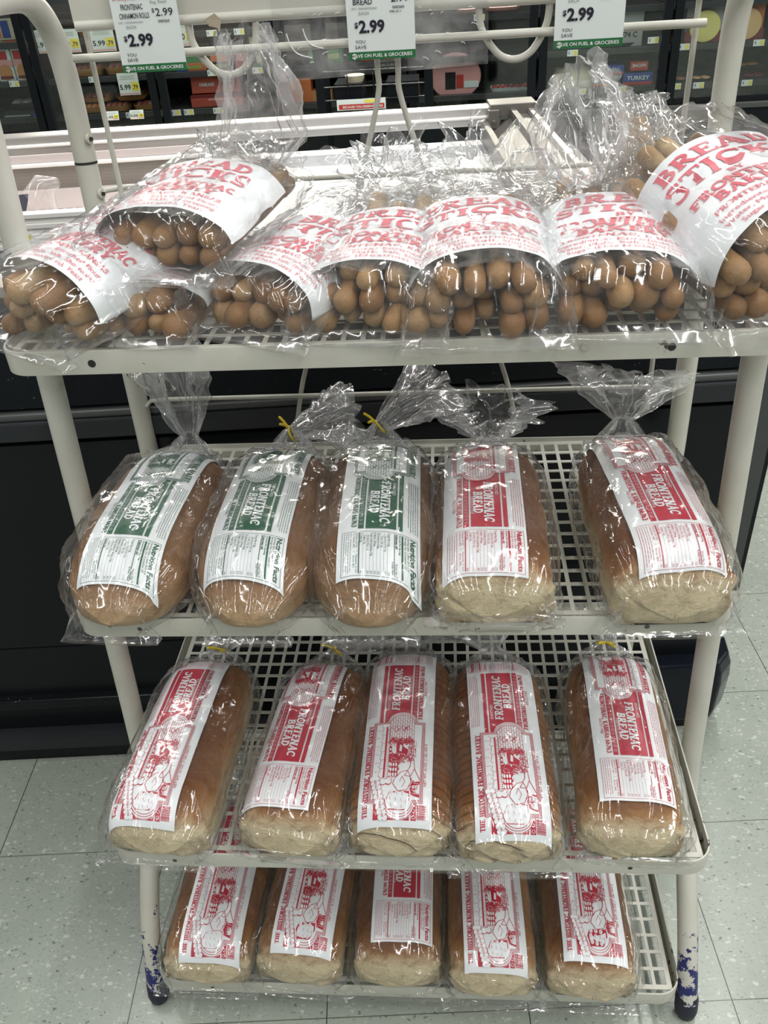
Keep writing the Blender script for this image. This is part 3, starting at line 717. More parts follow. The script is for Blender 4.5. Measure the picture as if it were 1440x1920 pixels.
# ------------------------------------------------------------------ loaf form
class Loaf:
    """local frame: x across, y away from the viewer (0..L), z up from the shelf"""
    def __init__(s, kind, w, h, L):
        s.kind, s.w, s.h, s.L = kind, w, h, L
    def prof(s, y):                       # end rounding for width and height
        u = min(1, max(-1, 2*y/s.L-1)); near = u < 0; u = abs(u)
        if s.kind == 'french':
            m = 6.5 if near else 4.0
            e = max(0, 1-u**m)**(1/ (2.6 if near else 2.2))
            return .90+.10*e if near and e > .0 else e*.999+.001, e
        e = max(0, 1-u**2.7)**(1/1.9)
        return e, max(0, 1-u**3.2)**(1/2.0)
    def wh(s, y):
        u = 2*y/s.L-1
        if s.kind == 'french':
            near = u < 0; a = abs(u)
            ew = max(0, 1-a**(14 if near else 5))**(1/(3 if near else 2.4)); eh = max(0, 1-a**(7 if near else 5))**(1/(2.6 if near else 2.3))
            return s.w/2*ew, s.h*(1-.04*(1-eh))*eh
        a = abs(u); m = 3.1 if u < 0 else 3.8
        return s.w/2*max(0, 1-a**m)**(1/1.9), s.h*max(0, 1-a**(m+.3))**(1/2.1)
    def H(s, x, y):
        a, h = s.wh(min(max(y, 0), s.L)); p = 3.4 if s.kind == 'french' else 2.4
        if a < 1e-5: return 0
        zb = s.h*(.30 if s.kind == 'french' else .36); zb = min(zb, h*.6)
        q = abs(x/a)
        if q >= 1: return zb-(q-1)*a*1.5
        return zb+(h-zb)*(1-q**p)**(1/2.1)
    def mesh(s, name, mat, parent, seed):
        rings, N = 64, 56; vs = []; base = .30 if s.kind == 'french' else .36
        p = 3.4 if s.kind == 'french' else 2.4
        for i in range(rings+1):
            y = s.L*(.5-.5*math.cos(PI*i/rings)); a, h = s.wh(y)
            zb = s.h*base
            for k in range(N):
                t = 2*PI*k/N; c, si = math.cos(t), math.sin(t)
                x = a*math.copysign(abs(c)**(2/p), c)
                if si >= 0: z = zb+max(h-zb, h*.02)*abs(si)**(2/2.1)
                else: z = zb-zb*abs(si)**(2/4.5)*min(1, .25+h/s.h)
                if h < zb: z = zb*.6+(z-zb*.6)*max(.05, h/zb)
                if s.kind == 'french' and si < .3: x *= .965-.02*abs(math.sin(PI*y/s.L))
                q = .0022*nz(x*24+seed, y*24, z*24)+.0014*nz(x*70, y*70+seed, z*70)+(.0042*max(-.3, ridge(x*26+seed, 1.1, z*48)) if i < 12 and s.kind == 'french' and si < .55 else 0)
                vs.append((x+q*c*1.2, y+q*(1.4 if i < 8 else 0), max(.0006, z+q*si)))
        fs = [(i*N+k, i*N+(k+1) % N, (i+1)*N+(k+1) % N, (i+1)*N+k) for i in range(rings) for k in range(N)]
        n = len(vs); zc = s.h*base*.9
        # close both ends with shallow bulging caps
        caps = []
        for (r0, sg) in ((0, -1), (rings, 1)):
            caps.append(n); vs.append((0, (0 if sg < 0 else s.L)+sg*.001, zc)); n += 1
            for k in range(N):
                a_, b_ = r0*N+k, r0*N+(k+1) % N
                fs.append((caps[-1], b_, a_) if sg < 0 else (caps[-1], a_, b_))
        m = MB(); m.add(vs, fs, mat); return m.build(name, parent, angle=180)
def draped(lf, start, xoff, lyaw, skew, seed, flip, wsc=.95):
    """returns map (s,t,extra)->local point: wrapper draped along the crown by arc length"""
    ys = [start+ (lf.L-start)*k/160 for k in range(161)]; S = [0]
    zs = [lf.H(0, y) for y in ys]
    for k in range(160): S.append(S[-1]+math.hypot(ys[k+1]-ys[k], zs[k+1]-zs[k]))
    ca, sa = math.cos(lyaw), math.sin(lyaw)
    def f(s, t, e):
        if flip: q = LL-s; x = t-LW/2
        else: q = s; x = LW/2-t
        x *= wsc; d = min(q, S[-1]-.012)
        lo, hi = 0, 160
        while hi-lo > 1:
            mid = (lo+hi)//2
            if S[mid] <= d: lo = mid
            else: hi = mid
        g = (d-S[lo])/max(1e-9, S[hi]-S[lo]); y = ys[lo]+(ys[hi]-ys[lo])*g
        squeeze = 1-.62*max(0, min(1, (q-(S[-1]-.085))/.085))**1.6       # paper gathers towards the neck
        X = x*ca*squeeze-(y-start)*sa+xoff; Y = y+x*sa-skew*x*max(0, 1-q/.16)
        Yc = min(max(Y, .002), lf.L-.003)
        z = max(lf.H(X, Yc), lf.h*.16)
        # a little bending downwards beyond the flat crown, then paper wrinkles
        wr = .0016*max(0, nz(X*38+seed, Yc*16, seed*3.1))+.0005*ridge(X*26+seed*2, Yc*34, 1.7)
        over = max(0, q-(S[-1]-.012))
        return (X, Y, z+.0034+max(0, wr)+e-over*.5)
    return f

# ------------------------------------------------------------------ film bag
def film(name, parent, lf_wh, L, neck, tdir, tlen, tw, seed, mat, gap=.0052, flange=.013, wr=1.0, section=3.4, N=120, flz=.004, tflat=.35, up=None, base=.32, open_near=True, fl_lift=0.0, shape='fan'):
    """bag from its flat sealed near edge, round the bread, gathered at the neck, to a flared ruffled tail"""
    vs = []; rings = []
    neck = Vector(neck); td = Vector(tdir).normalized()
    a0, h0 = lf_wh(L*.06)
    # stations: ('f',t) flange, ('b',y) body, ('c',t) cone, ('t',t) tail
    for t in (0, .3, .6, .85): rings.append(('f', t))
    nb = 46
    for k in range(nb+1): rings.append(('b', L*(k/nb)))
    for k in range(1, 13): rings.append(('c', k/12))
    for k in range(1, 26): rings.append(('t', k/25))
    side = td.cross(Vector((0, 0, 1)) if up is None else Vector(up)).normalized(); nup = side.cross(td).normalized()
    aL, hL = lf_wh(L*.93)
    for (kd, t) in rings:
        for k in range(N):
            th = 2*PI*k/N; c, s_ = math.cos(th), math.sin(th)
            cx = math.copysign(abs(c)**(2/section), c); sz = math.copysign(abs(s_)**(2/2.2), s_)
            if kd == 'f':
                x = (a0+gap+.008)*cx; y = -flange*(1-t)-.002; z = flz+fl_lift*(1-t)+.0016*s_+ (.002+.004*t)*s_*t + h0*.30*t*t*max(0, s_)
                x += .004*nz(seed, t*3, 0)
                z += .0025*max(0, nz(x*30+seed, y*30, 2.2))
            elif kd == 'b':
                y = min(max(t, L*.012), L*.988); a, h = lf_wh(y); k0 = 1 if t > L*.05 else .82+.18*t/(L*.05)
                a = max(a, a0*.75*(1-t/L*.6)) if t < L*.15 else a
                h = max(h, h0*.70) if t < L*.15 else h
                zb = lf_wh(L*.5)[1]*base
                fold = ridge(cx*2.2+seed, t*9, s_*2.2)*.0035+max(0, nz(c*5+seed, t*26, s_*5+seed))*.0045+.0016*nz(c*16, t*90+seed, s_*16)
                near = max(0, (t-L*.72)/(L*.28)); pl = .0035*near*math.sin(th*17+3*nz(c*2, s_*2, seed))
                g = gap+max(-.001, fold*wr)+pl
                x = (a+g)*cx; z = zb+((max(h-zb, h*.2)+g)*sz if s_ >= 0 else (zb-.0010)*math.copysign(abs(s_)**(2/4.0), s_))
                y = t+(g*.3 if t > L*.5 else -g*.6*(1-t/(L*.5)))
            elif kd == 'c':
                e = t*t*(3-2*t)
                yy = L*.99+(neck.y-L*.99)*t
                ra = (aL*.80+gap)*(1-e)+.010*e; rh = (hL*.50)*(1-e)+.008*e
                zc = (hL*.50)*(1-e)+neck.z*e
                pl = 1+(.10+.28*e)*math.sin(th*19+4*nz(c*2, s_*2, seed+t))*(.5+.5*nz(c*3, s_*3, t*2+seed)+.3)
                x = neck.x*e+ra*pl*c; z = zc+rh*pl*s_; y = yy
            else:
                e = t**.75
                ctr = neck+td*tlen*t+Vector((0, 0, -.35*tlen*t*t*.3))
                ww = .009+tw*e*(1-.12*t); th2 = .007+tw*tflat*e
                if shape == 'spire': ww = .010+tw*min(1, t*5)*(1-.82*t); th2 = .008+tw*.45*min(1, t*5)*(1-.75*t)
                if shape == 'puff': ww = .010+tw*math.sin(PI*min(1, .06+.84*t))**.7; th2 = .008+tw*.5*math.sin(PI*min(1, .06+.88*t))**.7
                ruf = 1+(.26*e+.20)*math.sin(th*9+6*nz(c*1.5, s_*1.5, seed+t*1.2))+.5*e*nz(c*2.5+seed, s_*2.5, t*3.2)+.14*e*nz(c*7, s_*7+seed, t*9)
                if shape != 'fan': ruf = 1+(ruf-1)*.55
                cru = .012*e*ridge(c*3+seed, s_*3, t*5+seed)
                p = ctr+side*(ww*ruf*c+cru*c)+nup*(th2*ruf*s_+cru*s_)+td*(tlen*.16*e*nz(c*2+seed, s_*2, seed*.7+1))
                x, y, z = p
            if kd != 't': z = max(.0008, z)
            vs.append((x, y, z))
    fs = [(i*N+k, i*N+(k+1) % N, (i+1)*N+(k+1) % N, (i+1)*N+k) for i in range(len(rings)-1) for k in range(N)]
    me = bpy.data.meshes.new(name); me.from_pydata(vs, [], fs); me.update(); me.materials.append(mat); me.materials.append(M_tail)
    cut = (len(rings)-29)*N
    me.polygons.foreach_set('material_index', [1 if i > cut else 0 for i in range(len(fs))])
    me.polygons.foreach_set('use_smooth', [True]*len(fs))
    o = bpy.data.objects.new(name, me); COL.objects.link(o); o.parent = parent; return o
def twist_tie(parent, neck, tdir, seed, L=.022):
    r_ = random.Random(seed); n = Vector(neck); m = MB(); td = Vector(tdir).normalized()
    side = td.cross(Vector((0, 0, 1))).normalized(); up = side.cross(td)
    loop = [n+side*.0125*math.cos(a)+up*.0105*math.sin(a) for a in [2*PI*k/16 for k in range(17)]]
    m.tube(loop, .0014, M_yellow, 6)
    for s in (-1, 1):
        d = (up*1.0+side*s*.7+td*r_.uniform(-.4, .1)).normalized()
        m.tube([n+up*.010, n+up*.011+d*L*.5, n+up*.010+d*L+Vector((0, 0, -.002))], [.0016, .0020, .0018], M_yellow, 6)
    o = m.build('twist_tie', parent); o['label'] = 'yellow twist tie'; return o

# ------------------------------------------------------------------ bagged loaves
def loaf(name, label, group, z, xc, y0, yaw, kind, ink, flip, w, h, L, lab, neck, tdir, tlen, tw, tie, seed, slices=False, **kw):
    t = thing(name, label, 'bread', (xc, y0, z+.0005), math.radians(yaw), group)
    lf = Loaf(kind, w, h, L)
    lf.mesh('crust', M_italian if kind == 'italian' else (M_french_s if slices else M_french), t, seed)
    st, xo, ly, sk = lab
    f = draped(lf, st, xo, math.radians(ly), sk, seed, flip, .91 if 'bottom' in group else .95)
    lo = ART[ink].build('paper_wrapper_label', f, t); lo['label'] = ('green' if ink == 'green' else 'red')+' printed white paper label'
    fm = film('plastic_bag', t, lf.wh, L, neck, tdir, tlen, tw, seed*1.37, M_film, wr=1.35, **kw)
    if tie: 
        n = Vector(neck); twist_tie(fm, n, tdir, seed)
G2, G3, G4 = 'bagged loaves on the second shelf', 'bagged loaves on the third shelf', 'bagged loaves on the bottom shelf'
z2, z3, z4 = .7045, .378, .072
LV = [
 # second shelf
 dict(label='bagged Italian loaf with green label, far left of the second shelf, bag neck standing tall', group=G2, z=z2, xc=-.318, y0=-.178, yaw=-3, kind='italian', ink='green', flip=True, w=.160, h=.088, L=.322, lab=(.022, .004, 0, .03), neck=(.0, .338, .070), tdir=(-.20, .45, 1.0), tlen=.125, tw=.036, tie=False, seed=1.3),
 dict(label='bagged Italian loaf with green label, second from left on the second shelf, tail fanned right', group=G2, z=z2, xc=-.165, y0=-.182, yaw=-2, kind='italian', ink='green', flip=True, w=.150, h=.090, L=.322, lab=(.026, -.003, 1, .08), neck=(.0, .338, .074), tdir=(1, .15, .40), tlen=.095, tw=.045, tie=True, seed=2.1),
 dict(label='bagged Italian loaf with green label in the middle of the second shelf, yellow tie upright', group=G2, z=z2, xc=-.024, y0=-.184, yaw=1, kind='italian', ink='green', flip=True, w=.150, h=.092, L=.330, lab=(.026, .010, 0, .04), neck=(.0, .346, .078), tdir=(.85, .35, .62), tlen=.115, tw=.045, tie=True, seed=3.7),
 dict(label='bagged French loaf with red label, fourth from left on the second shelf', group=G2, z=z2, xc=.112, y0=-.168, yaw=-1, kind='french', ink='red', flip=True, w=.136, h=.088, L=.300, lab=(.012, -.010, 0, 0), neck=(.0, .316, .062), tdir=(.05, .9, .30), tlen=.075, tw=.060, tie=False, seed=4.4, fl_lift=.028),
 dict(label='large bagged French loaf with slanting red label, far right of the second shelf', group=G2, z=z2, xc=.305, y0=-.172, yaw=2, kind='french', ink='red', flip=True, w=.138, h=.098, L=.305, lab=(.012, .006, 2, .0), neck=(.004, .322, .085), tdir=(.10, .35, .75), tlen=.075, tw=.062, tie=False, seed=5.9),
 # third shelf
 dict(label='brown bagged French loaf with scored crust, far left of the third shelf', group=G3, z=z3, xc=-.318, y0=-.246, yaw=-3.5, kind='french', ink='red', flip=False, w=.142, h=.078, L=.320, lab=(.010, -.016, 0, .03), neck=(.0, .336, .050), tdir=(.1, .8, .5), tlen=.07, tw=.04, tie=True, seed=6.2),
 dict(label='bagged French loaf with red nutrition panel forward, second from left on the third shelf', group=G3, z=z3, xc=-.148, y0=-.244, yaw=-6, kind='french', ink='red', flip=True, w=.134, h=.080, L=.310, lab=(.026, -.018, 0, .0), neck=(.0, .326, .056), tdir=(.5, .8, .4), tlen=.07, tw=.05, tie=True, seed=7.5, fl_lift=.03),
 dict(label='bagged sliced French loaf with upright red label in the middle of the third shelf', group=G3, z=z3, xc=-.004, y0=-.243, yaw=-1, kind='french', ink='red', flip=False, w=.138, h=.082, L=.330, lab=(.010, -.006, 0, 0), neck=(.0, .346, .050), tdir=(.3, .9, .1), tlen=.07, tw=.05, tie=False, seed=8.1, slices=True),
 dict(label='bagged French loaf with red label leaning left, fourth from left on the third shelf', group=G3, z=z3, xc=.133, y0=-.250, yaw=1, kind='french', ink='red', flip=False, w=.136, h=.082, L=.320, lab=(.006, .004, 0, .0), neck=(.0, .336, .055), tdir=(-.3, .8, .5), tlen=.07, tw=.05, tie=False, seed=9.6, slices=True),
 dict(label='bagged French loaf with red nutrition panel forward, far right of the third shelf', group=G3, z=z3, xc=.283, y0=-.240, yaw=-2.5, kind='french', ink='red', flip=True, w=.134, h=.082, L=.320, lab=(.034, .006, 0, .0), neck=(.0, .336, .058), tdir=(.05, .7, .7), tlen=.06, tw=.02, tie=True, seed=10.3, fl_lift=.02),
 # bottom shelf
 dict(label='dark crusted bagged French loaf, far left of the bottom shelf', group=G4, z=z4, xc=-.303, y0=-.256, yaw=-1, kind='french', ink='red', flip=False, w=.138, h=.080, L=.30, lab=(.009, .008, 0, 0), neck=(.0, .315, .05), tdir=(0, 1, .3), tlen=.06, tw=.04, tie=False, seed=11.7),
 dict(label='bagged French loaf with red label leaning right, second from left on the bottom shelf', group=G4, z=z4, xc=-.168, y0=-.252, yaw=-4, kind='french', ink='red', flip=False, w=.134, h=.080, L=.30, lab=(.016, .006, 0, 0), neck=(.0, .315, .05), tdir=(0, 1, .3), tlen=.06, tw=.04, tie=False, seed=12.2),
 dict(label='bagged French loaf with red nutrition panel forward, middle of the bottom shelf', group=G4, z=z4, xc=-.021, y0=-.252, yaw=0, kind='french', ink='red', flip=True, w=.132, h=.080, L=.30, lab=(.032, .007, 0, 0), neck=(.0, .315, .05), tdir=(0, 1, .3), tlen=.06, tw=.04, tie=False, seed=13.4),
 dict(label='bagged French loaf with red picture label, fourth from left on the bottom shelf', group=G4, z=z4, xc=.118, y0=-.262, yaw=1, kind='french', ink='red', flip=False, w=.130, h=.080, L=.30, lab=(.010, .003, 0, .02), neck=(.0, .315, .05), tdir=(0, 1, .3), tlen=.06, tw=.04, tie=False, seed=14.8),
 dict(label='bagged French loaf with red picture label, far right of the bottom shelf', group=G4, z=z4, xc=.256, y0=-.262, yaw=-1, kind='french', ink='red', flip=False, w=.130, h=.080, L=.30, lab=(.022, .004, 0, .03), neck=(.0, .315, .05), tdir=(0, 1, .3), tlen=.06, tw=.04, tie=False, seed=15.5),
]
for d in LV: loaf('bagged_bread_loaf', **d)

# ------------------------------------------------------------------ bags of breadsticks on the top shelf
ZT = 1.0150
def stick_mesh(i):
    r_ = random.Random(i*7+1); L = r_.uniform(.205, .235); rad = r_.uniform(.0094, .0128); n, N = 26, 16
    m = MB(); vs = []; b1, b2 = r_.uniform(-.004, .004), r_.uniform(-.003, .003); bl = r_.uniform(.0, .0018)
    for k in range(n+1):
        u = k/n; y = L*(.5-.5*math.cos(PI*u)); e = math.sqrt(max(0, 1-abs(2*u-1)**9)) if 0 < k < n else .02
        q = min(y, L-y); e = min(1, math.sqrt(max(0, 1-(1-min(1, q/(rad*1.05)))**2)))+.01
        rr = rad*e*(1+.16*nz(i*3.1, y*26, .5))+ (bl if q < .03 else 0)*e
        cx = b1*math.sin(PI*y/L)+.0014*nz(y*22, i, 3); cz = b2*math.sin(PI*y/L)
        for j in range(N):
            t = 2*PI*j/N; w_ = 1+.05*nz(math.cos(t)*1.5+i, math.sin(t)*1.5, y*30)
            vs.append((cx+rr*w_*math.cos(t), y, cz+rr*w_*.96*math.sin(t)))
    fs = [(a*N+k, a*N+(k+1) % N, (a+1)*N+(k+1) % N, (a+1)*N+k) for a in range(n) for k in range(N)]+[tuple(range(N))[::-1], tuple(n*N+k for k in range(N))]
    m.add(vs, fs, M_stick); me_o = m.build('breadstick', angle=180); me = me_o.data; bpy.data.objects.remove(me_o); return me
STICKS = [stick_mesh(i) for i in range(9)]
def stick_label_art():
    a = Art(); W_, D_ = .200, .145
    a.rect(M_paper, 0, 0, W_, D_, 0, .005); c = W_/2; I = M_redpaper
    a.slab('BREAD', c, .1150, .0190, I, .098, 1, 1.0, 'c', .05); a.slab('STICKS', c, .0890, .0190, I, .112, 1, 1.0, 'c', .05)
    a.slab('BY', c, .0780, .0070, I, .014, 1, .8, 'c'); a.slab('FRONTENAC', c, .0600, .0135, I, .110, 1, 1.1, 'c', .06); a.slab('BAKERY', c, .0445, .0125, I, .076, 1, 1.1, 'c', .06)
    a.slab('FRONTENAC, KANSAS', c, .0325, .0056, I, .100, 1, .8, 'c')
    a.text('Ingredients: Enriched Flour,', c, .0225, .0052, I, .105, 0, 1, 2, 'c'); a.text('Water, Malt, Salt, Shortening,', c, .0140, .0052, I, .108, 0, 1, 2, 'c'); a.text('Sugar (Dextrose), Yeast', c, .0055, .0052, I, .088, 0, 1, 2, 'c')
    return a
SART = stick_label_art()
GS = 'bags of breadsticks on the top shelf'
def stick_bag(label, where, x, y, z, yaw, pitch, w, h, nst, seed, lab, neck, tdir, tlen, tw, shape='fan', tie=False, order=0, flange=.018, sag=0.0, L=.25):
    """w,h: bundle width and height; lab: (near edge y, lateral shift, arc half-angle, extra yaw) or None"""
    t = thing('breadstick_bag', label, 'bag of breadsticks', (x, y, z), math.radians(yaw), GS); t.rotation_euler[0] = math.radians(pitch)
    M = Matrix.Translation((x, y, z)) @ Matrix.Rotation(math.radians(yaw), 4, 'Z') @ Matrix.Rotation(math.radians(pitch), 4, 'X')
    r_ = random.Random(seed*13+5); rad = .0112
    # hexagonal-ish rows
    rows = []; zz = rad+.002; left = nst; per = max(2, int((w-.012)/(2*rad+.001))); k = 0
    pos = []
    while left > 0 and zz+rad < h+.005:
        wid = w*math.sqrt(max(.12, 1-((zz-h*.42)/(h*.66))**2)); n = max(2, min(left, int(wid/(2*rad+.0008))))
        for j in range(n):
            pos.append(((j-(n-1)/2)*(2*rad+.0009), zz)); left -= 1
        zz += rad*1.78; k += 1
    for (px, pz) in pos:
        o = bpy.data.objects.new('breadstick', r_.choice(STICKS)); COL.objects.link(o)
        ly = .002+.046*r_.random()*(1-.55*abs(px)/(w/2)); 
        lm = Matrix.Translation((px+r_.uniform(-.002, .002), ly, pz+r_.uniform(-.0012, .0012))) @ Matrix.Rotation(r_.uniform(-.035, .035)-px*.35, 4, 'Z') @ Matrix.Rotation(r_.uniform(-.012, .006), 4, 'X') @ Matrix.Rotation(r_.uniform(0, 6.28), 4, 'Y')
        o.matrix_world = M @ lm
        tag(o, 'tan baked breadstick bundled inside the '+where, 'breadstick', 'breadsticks inside the '+where)
    def wh(yy):
        u = max(0, min(1, yy/L)); e = .80+.20*math.sin(PI*min(1, u*1.6+.1)) if u < .5 else 1-.10*((u-.5)/.5)**3
        return (w/2+.004)*max(e, .93), (h+.004)*(.95+.05*math.sin(PI*min(1, u*1.7+.15)) if u < .5 else 1-.05*((u-.5)/.5)**3)
    if lab:
        y0, xs, ha, ly = lab; W_, D_ = .200, .145; q = math.radians(ly)
        def f(s, tt, e):
            u = (s-W_/2); v = tt
            uu = u*math.cos(q)-v*math.sin(q)+xs; vv = u*math.sin(q)+v*math.cos(q)+y0
            a, hh = wh(vv); a += .008; hh += .008
            phi = uu/(W_/2)*math.radians(ha); ex = 2/2.3
            c, s_ = math.sin(phi), math.cos(phi)
            X = a*math.copysign(abs(c)**ex, c); zb = hh*.32
            Z = zb+(hh-zb)*math.copysign(abs(s_)**ex, s_) if s_ > 0 else zb
            wr = .0022*max(0, nz(uu*30+seed, vv*20, seed))+.0012*ridge(uu*22, vv*24+seed, 2.0)
            d = Vector((c, 0, s_))*(max(0, wr)+e+.0005)
            return (X+d.x, vv, Z+d.z)
        lo = SART.build('paper_wrapper_label', f, t, .0006); lo['label'] = 'white paper label printed in red'
    o = film('plastic_bag', t, wh, L, neck, tdir, tlen, tw, seed*1.7, M_film2, gap=.0125, flange=flange, wr=1.5, section=2.5, N=132, base=.30, tflat=.45, fl_lift=sag, shape=shape)
    if tie: twist_tie(o, neck, tdir, seed)
# left to right; leaning bags are pitched on the ones beneath
stick_bag('breadstick bag at the far left end of the top shelf, turned to the left', 'far left bag on the top shelf', -.366, -.078, ZT, -33, 6, .135, .070, 16, 1, (.040, .010, 88, 0), (.0, .285, .05), (.2, .6, .5), .07, .05)
stick_bag('breadstick bag lying low under the stacked bag, left of centre', 'low bag beneath the stacked bag', -.262, -.070, ZT, -8, 1, .120, .042, 8, 2, (.035, .0, 84, 6), (.0, .275, .035), (-.2, .9, .2), .05, .03)
stick_bag('breadstick bag squeezed under the right side of the stacked bag, label curling away', 'squeezed bag right of the low bag', -.140, -.068, ZT, -24, 3, .125, .056, 11, 3, (.032, .016, 86, -8), (.0, .275, .045), (.3, .8, .4), .08, .07)
stick_bag('breadstick bag stacked on top of two others, tall clear tail standing up', 'stacked bag with the tall clear tail', -.228, -.040, ZT+.056, -12, 5, .140, .054, 12, 4, (.024, -.004, 84, 0), (.050, .205, .045), (.03, -.10, 1.0), .158, .044, 'spire', flange=.02)
stick_bag('breadstick bag left of the dark-glinting bag near the middle', 'bag near the middle of the top shelf', -.014, -.082, ZT, -7, 4, .130, .060, 13, 5, (.030, .012, 88, 0), (.0, .275, .050), (-.60, .6, .15), .07, .080)
stick_bag('breadstick bag with many round stick ends facing forward, right of centre', 'right of centre bag with many stick ends', .104, -.100, ZT, 1, 5, .130, .068, 17, 6, (.040, -.002, 88, 0), (.0, .275, .055), (.35, .8, .05), .07, .080, flange=.02)
stick_bag('breadstick bag with a huge clear tail puffed upright behind its label', 'bag with the huge puffed tail', .232, -.088, ZT, -3, 7, .134, .060, 14, 7, (.034, .002, 88, -3), (-.018, .215, .070), (-.16, .05, .9), .125, .066, 'puff', flange=.02, L=.21)
stick_bag('breadstick bag at the far right turned to the right, label slanting up', 'far right bag on the top shelf', .405, -.064, ZT+.002, 20, 11, .165, .100, 25, 8, (.034, -.006, 84, 8), (-.02, .265, .07), (.1, .8, .1), .03, .025, flange=.04)
stick_bag('pale breadstick bag standing at the back between the two rightmost bags', 'pale bag behind the two rightmost bags', .302, .050, ZT+.012, 2, 20, .060, .045, 4, 9, None, (.0, .250, .03), (.0, .5, .5), .03, .022, flange=.01)
stick_bag('breadstick bag half hidden behind the bags right of centre', 'half hidden bag behind the middle', .168, .020, ZT, 3, 2, .090, .050, 7, 10, None, (.0, .17, .05), (.1, .8, .3), .05, .06, flange=.01, L=.235)

# ------------------------------------------------------------------ open refrigerated case behind the rack
CY = .0715
def place(o): o.location = (0, .302, 0); o.rotation_euler = (0, 0, CY); return o
case = place(thing('refrigerated_case', 'long black open-topped refrigerated display case standing behind the bread rack', 'display case'))
CXR = .585
def part(name, boxes, parent, bevel=0, smooth=False):
    m = MB()
    for a, b, mat in boxes: m.box(a, b, mat)
    return m.build(name, parent, smooth=smooth, bevel=bevel)
part('kick_plate', [((-3.4, -.022, 0), (CXR-.03, .02, .036), M_black)], case)
part('lower_strip', [((-3.4, -.030, .036), (CXR-.03, .02, .064), M_bumper)], case)
part('lower_panel', [((-3.4, .004, .064), (CXR-.06, .05, .135), M_black)], case)
part('speckled_ledge', [((-3.4, -.018, .135), (CXR-.04, .05, .160), M_black_spk)], case, .003)  # ledge in the black laminate with pale specks
part('front_panel', [((-3.4, .0, .160), (CXR-.05, .05, .280), M_black), ((-3.4, .004, .280), (CXR-.05, .05, .288), M_dark), ((-3.4, .0, .288), (CXR-.05, .05, .710), M_black)], case)
part('bumper_rail', [((-3.4, -.006, .718), (CXR, .05, .752), M_bumper), ((-3.4, -.002, .752), (CXR, .05, .764), M_greytrim)], case, .004)
m = MB(); m.add([(-3.4, .008, .770), (CXR-.02, .008, .770), (CXR-.02, .045, .866), (-3.4, .045, .866), (-3.4, .08, .77), (CXR-.02, .08, .77)], [(0, 1, 2, 3), (1, 5, 2), (0, 3, 4), (3, 2, 5, 4), (0, 4, 5, 1)], M_black_spk)
m.build('sloped_front_panel', case, smooth=False)
part('side_skin', [((CXR-.05, .0, .33), (CXR, 1.70, .752), M_black)], case)
m = MB(); m.add([(CXR-.048, -.004, .335), (CXR-.012, -.010, .350), (CXR-.002, .01, .372), (CXR-.002, .01, .86), (CXR-.012, -.010, .86), (CXR-.048, -.004, .86), (CXR-.048, .03, .335), (CXR-.002, .05, .372), (CXR-.002, .05, .86), (CXR-.048, .05, .86)],
   [(0, 1, 4, 5), (1, 2, 3, 4), (2, 7, 8, 3), (0, 6, 7, 2, 1), (5, 4, 3, 8, 9), (6, 0, 5, 9), (6, 9, 8, 7)], M_greytrim); m.build('corner_trim', case, smooth=False)
part('recessed_base', [((CXR-.2, .06, .0), (CXR-.06, 1.6, .33), M_black)], case)
# glossy corner bumper (chamfered)
pl = [(.40, -.035), (CXR-.012, -.035), (CXR+.020, .000), (CXR+.026, .04), (CXR+.026, .30), (.40, .30)]
vs = []
for zz, k in ((.030, .955), (.052, .985), (.118, 1), (.150, .985), (.178, .94)):
    for (px, py) in pl: vs.append((.40+(px-.40)*k if k < 1 else px, py*k if py < 0 else py, zz))
fs = [(a*6+k, a*6+(k+1) % 6, (a+1)*6+(k+1) % 6, (a+1)*6+k) for a in range(4) for k in range(6)]+[tuple(range(6))[::-1], tuple(24+k for k in range(6))]
m = MB(); m.add(vs, fs, M_gloss); m.build('corner_bumper', case, smooth=False, bevel=.005)
# interior: rear rail, ledge, honeycomb, lower wall, tray fascia
Y1 = 1.70
part('rear_rail', [((-3.4, Y1-.02, .845), (.36, Y1+.05, .872), M_steel), ((-3.4, Y1-.024, .820), (.36, Y1, .845), M_steel), ((-3.4, Y1-.030, .840), (.36, Y1-.02, .849), M_whiterail)], case, .003)
part('inner_ledge', [((-3.4, Y1-.03, .795), (-.555, Y1, .820), M_pinkgrey), ((-3.4, Y1-.045, .784), (-.555, Y1, .795), M_whiterail)], case, .003)
part('honeycomb_grille', [((-3.4, Y1-.02, .700), (-.555, Y1, .784), M_honey)], case)
m = MB(); m.box((-3.4, Y1-.05, .44), (-.555, Y1, .715), M_pinkgrey)
for k in range(60): m.box((-2.2+k*.030, Y1-.0515, .6550), (-2.2+k*.030+.020, Y1-.0500, .6585), M_dark)
for X in (-1.33, -.95, -.62): m.disc((X, Y1-.05, .690), (0, -1, 0), .006, .004, M_dark, 12)
m.build('inner_back_wall', case, smooth=False)
part('screw', [((-.98, Y1-.031, .826), (-.972, Y1-.024, .834), M_steel)], case)
m = MB(); m.box((-3.4, 1.28, .620), (-.556, Y1-.05, .640), M_whiterail)
for k in range(7): m.box((-3.4, 1.262+.006*(k % 2), .648+k*.0138), (-.556, 1.30, .6618+k*.0138), M_whiterail)
m.build('tray_fascia', case, smooth=False, bevel=.002)
part('tank_floor', [((-3.4, .2, .25), (-.55, 1.29, .30), M_dark)], case)
part('rim_deck', [((-3.4, .045, .840), (CXR-.06, .24, .868), M_black)], case, .003)
m = MB(); m.box((-3.4, .36, .80), (-.70, .44, .845), plain('beige_case_lining', (.48, .44, .38), .5)); m.build('front_inner_ledge', case, smooth=False)
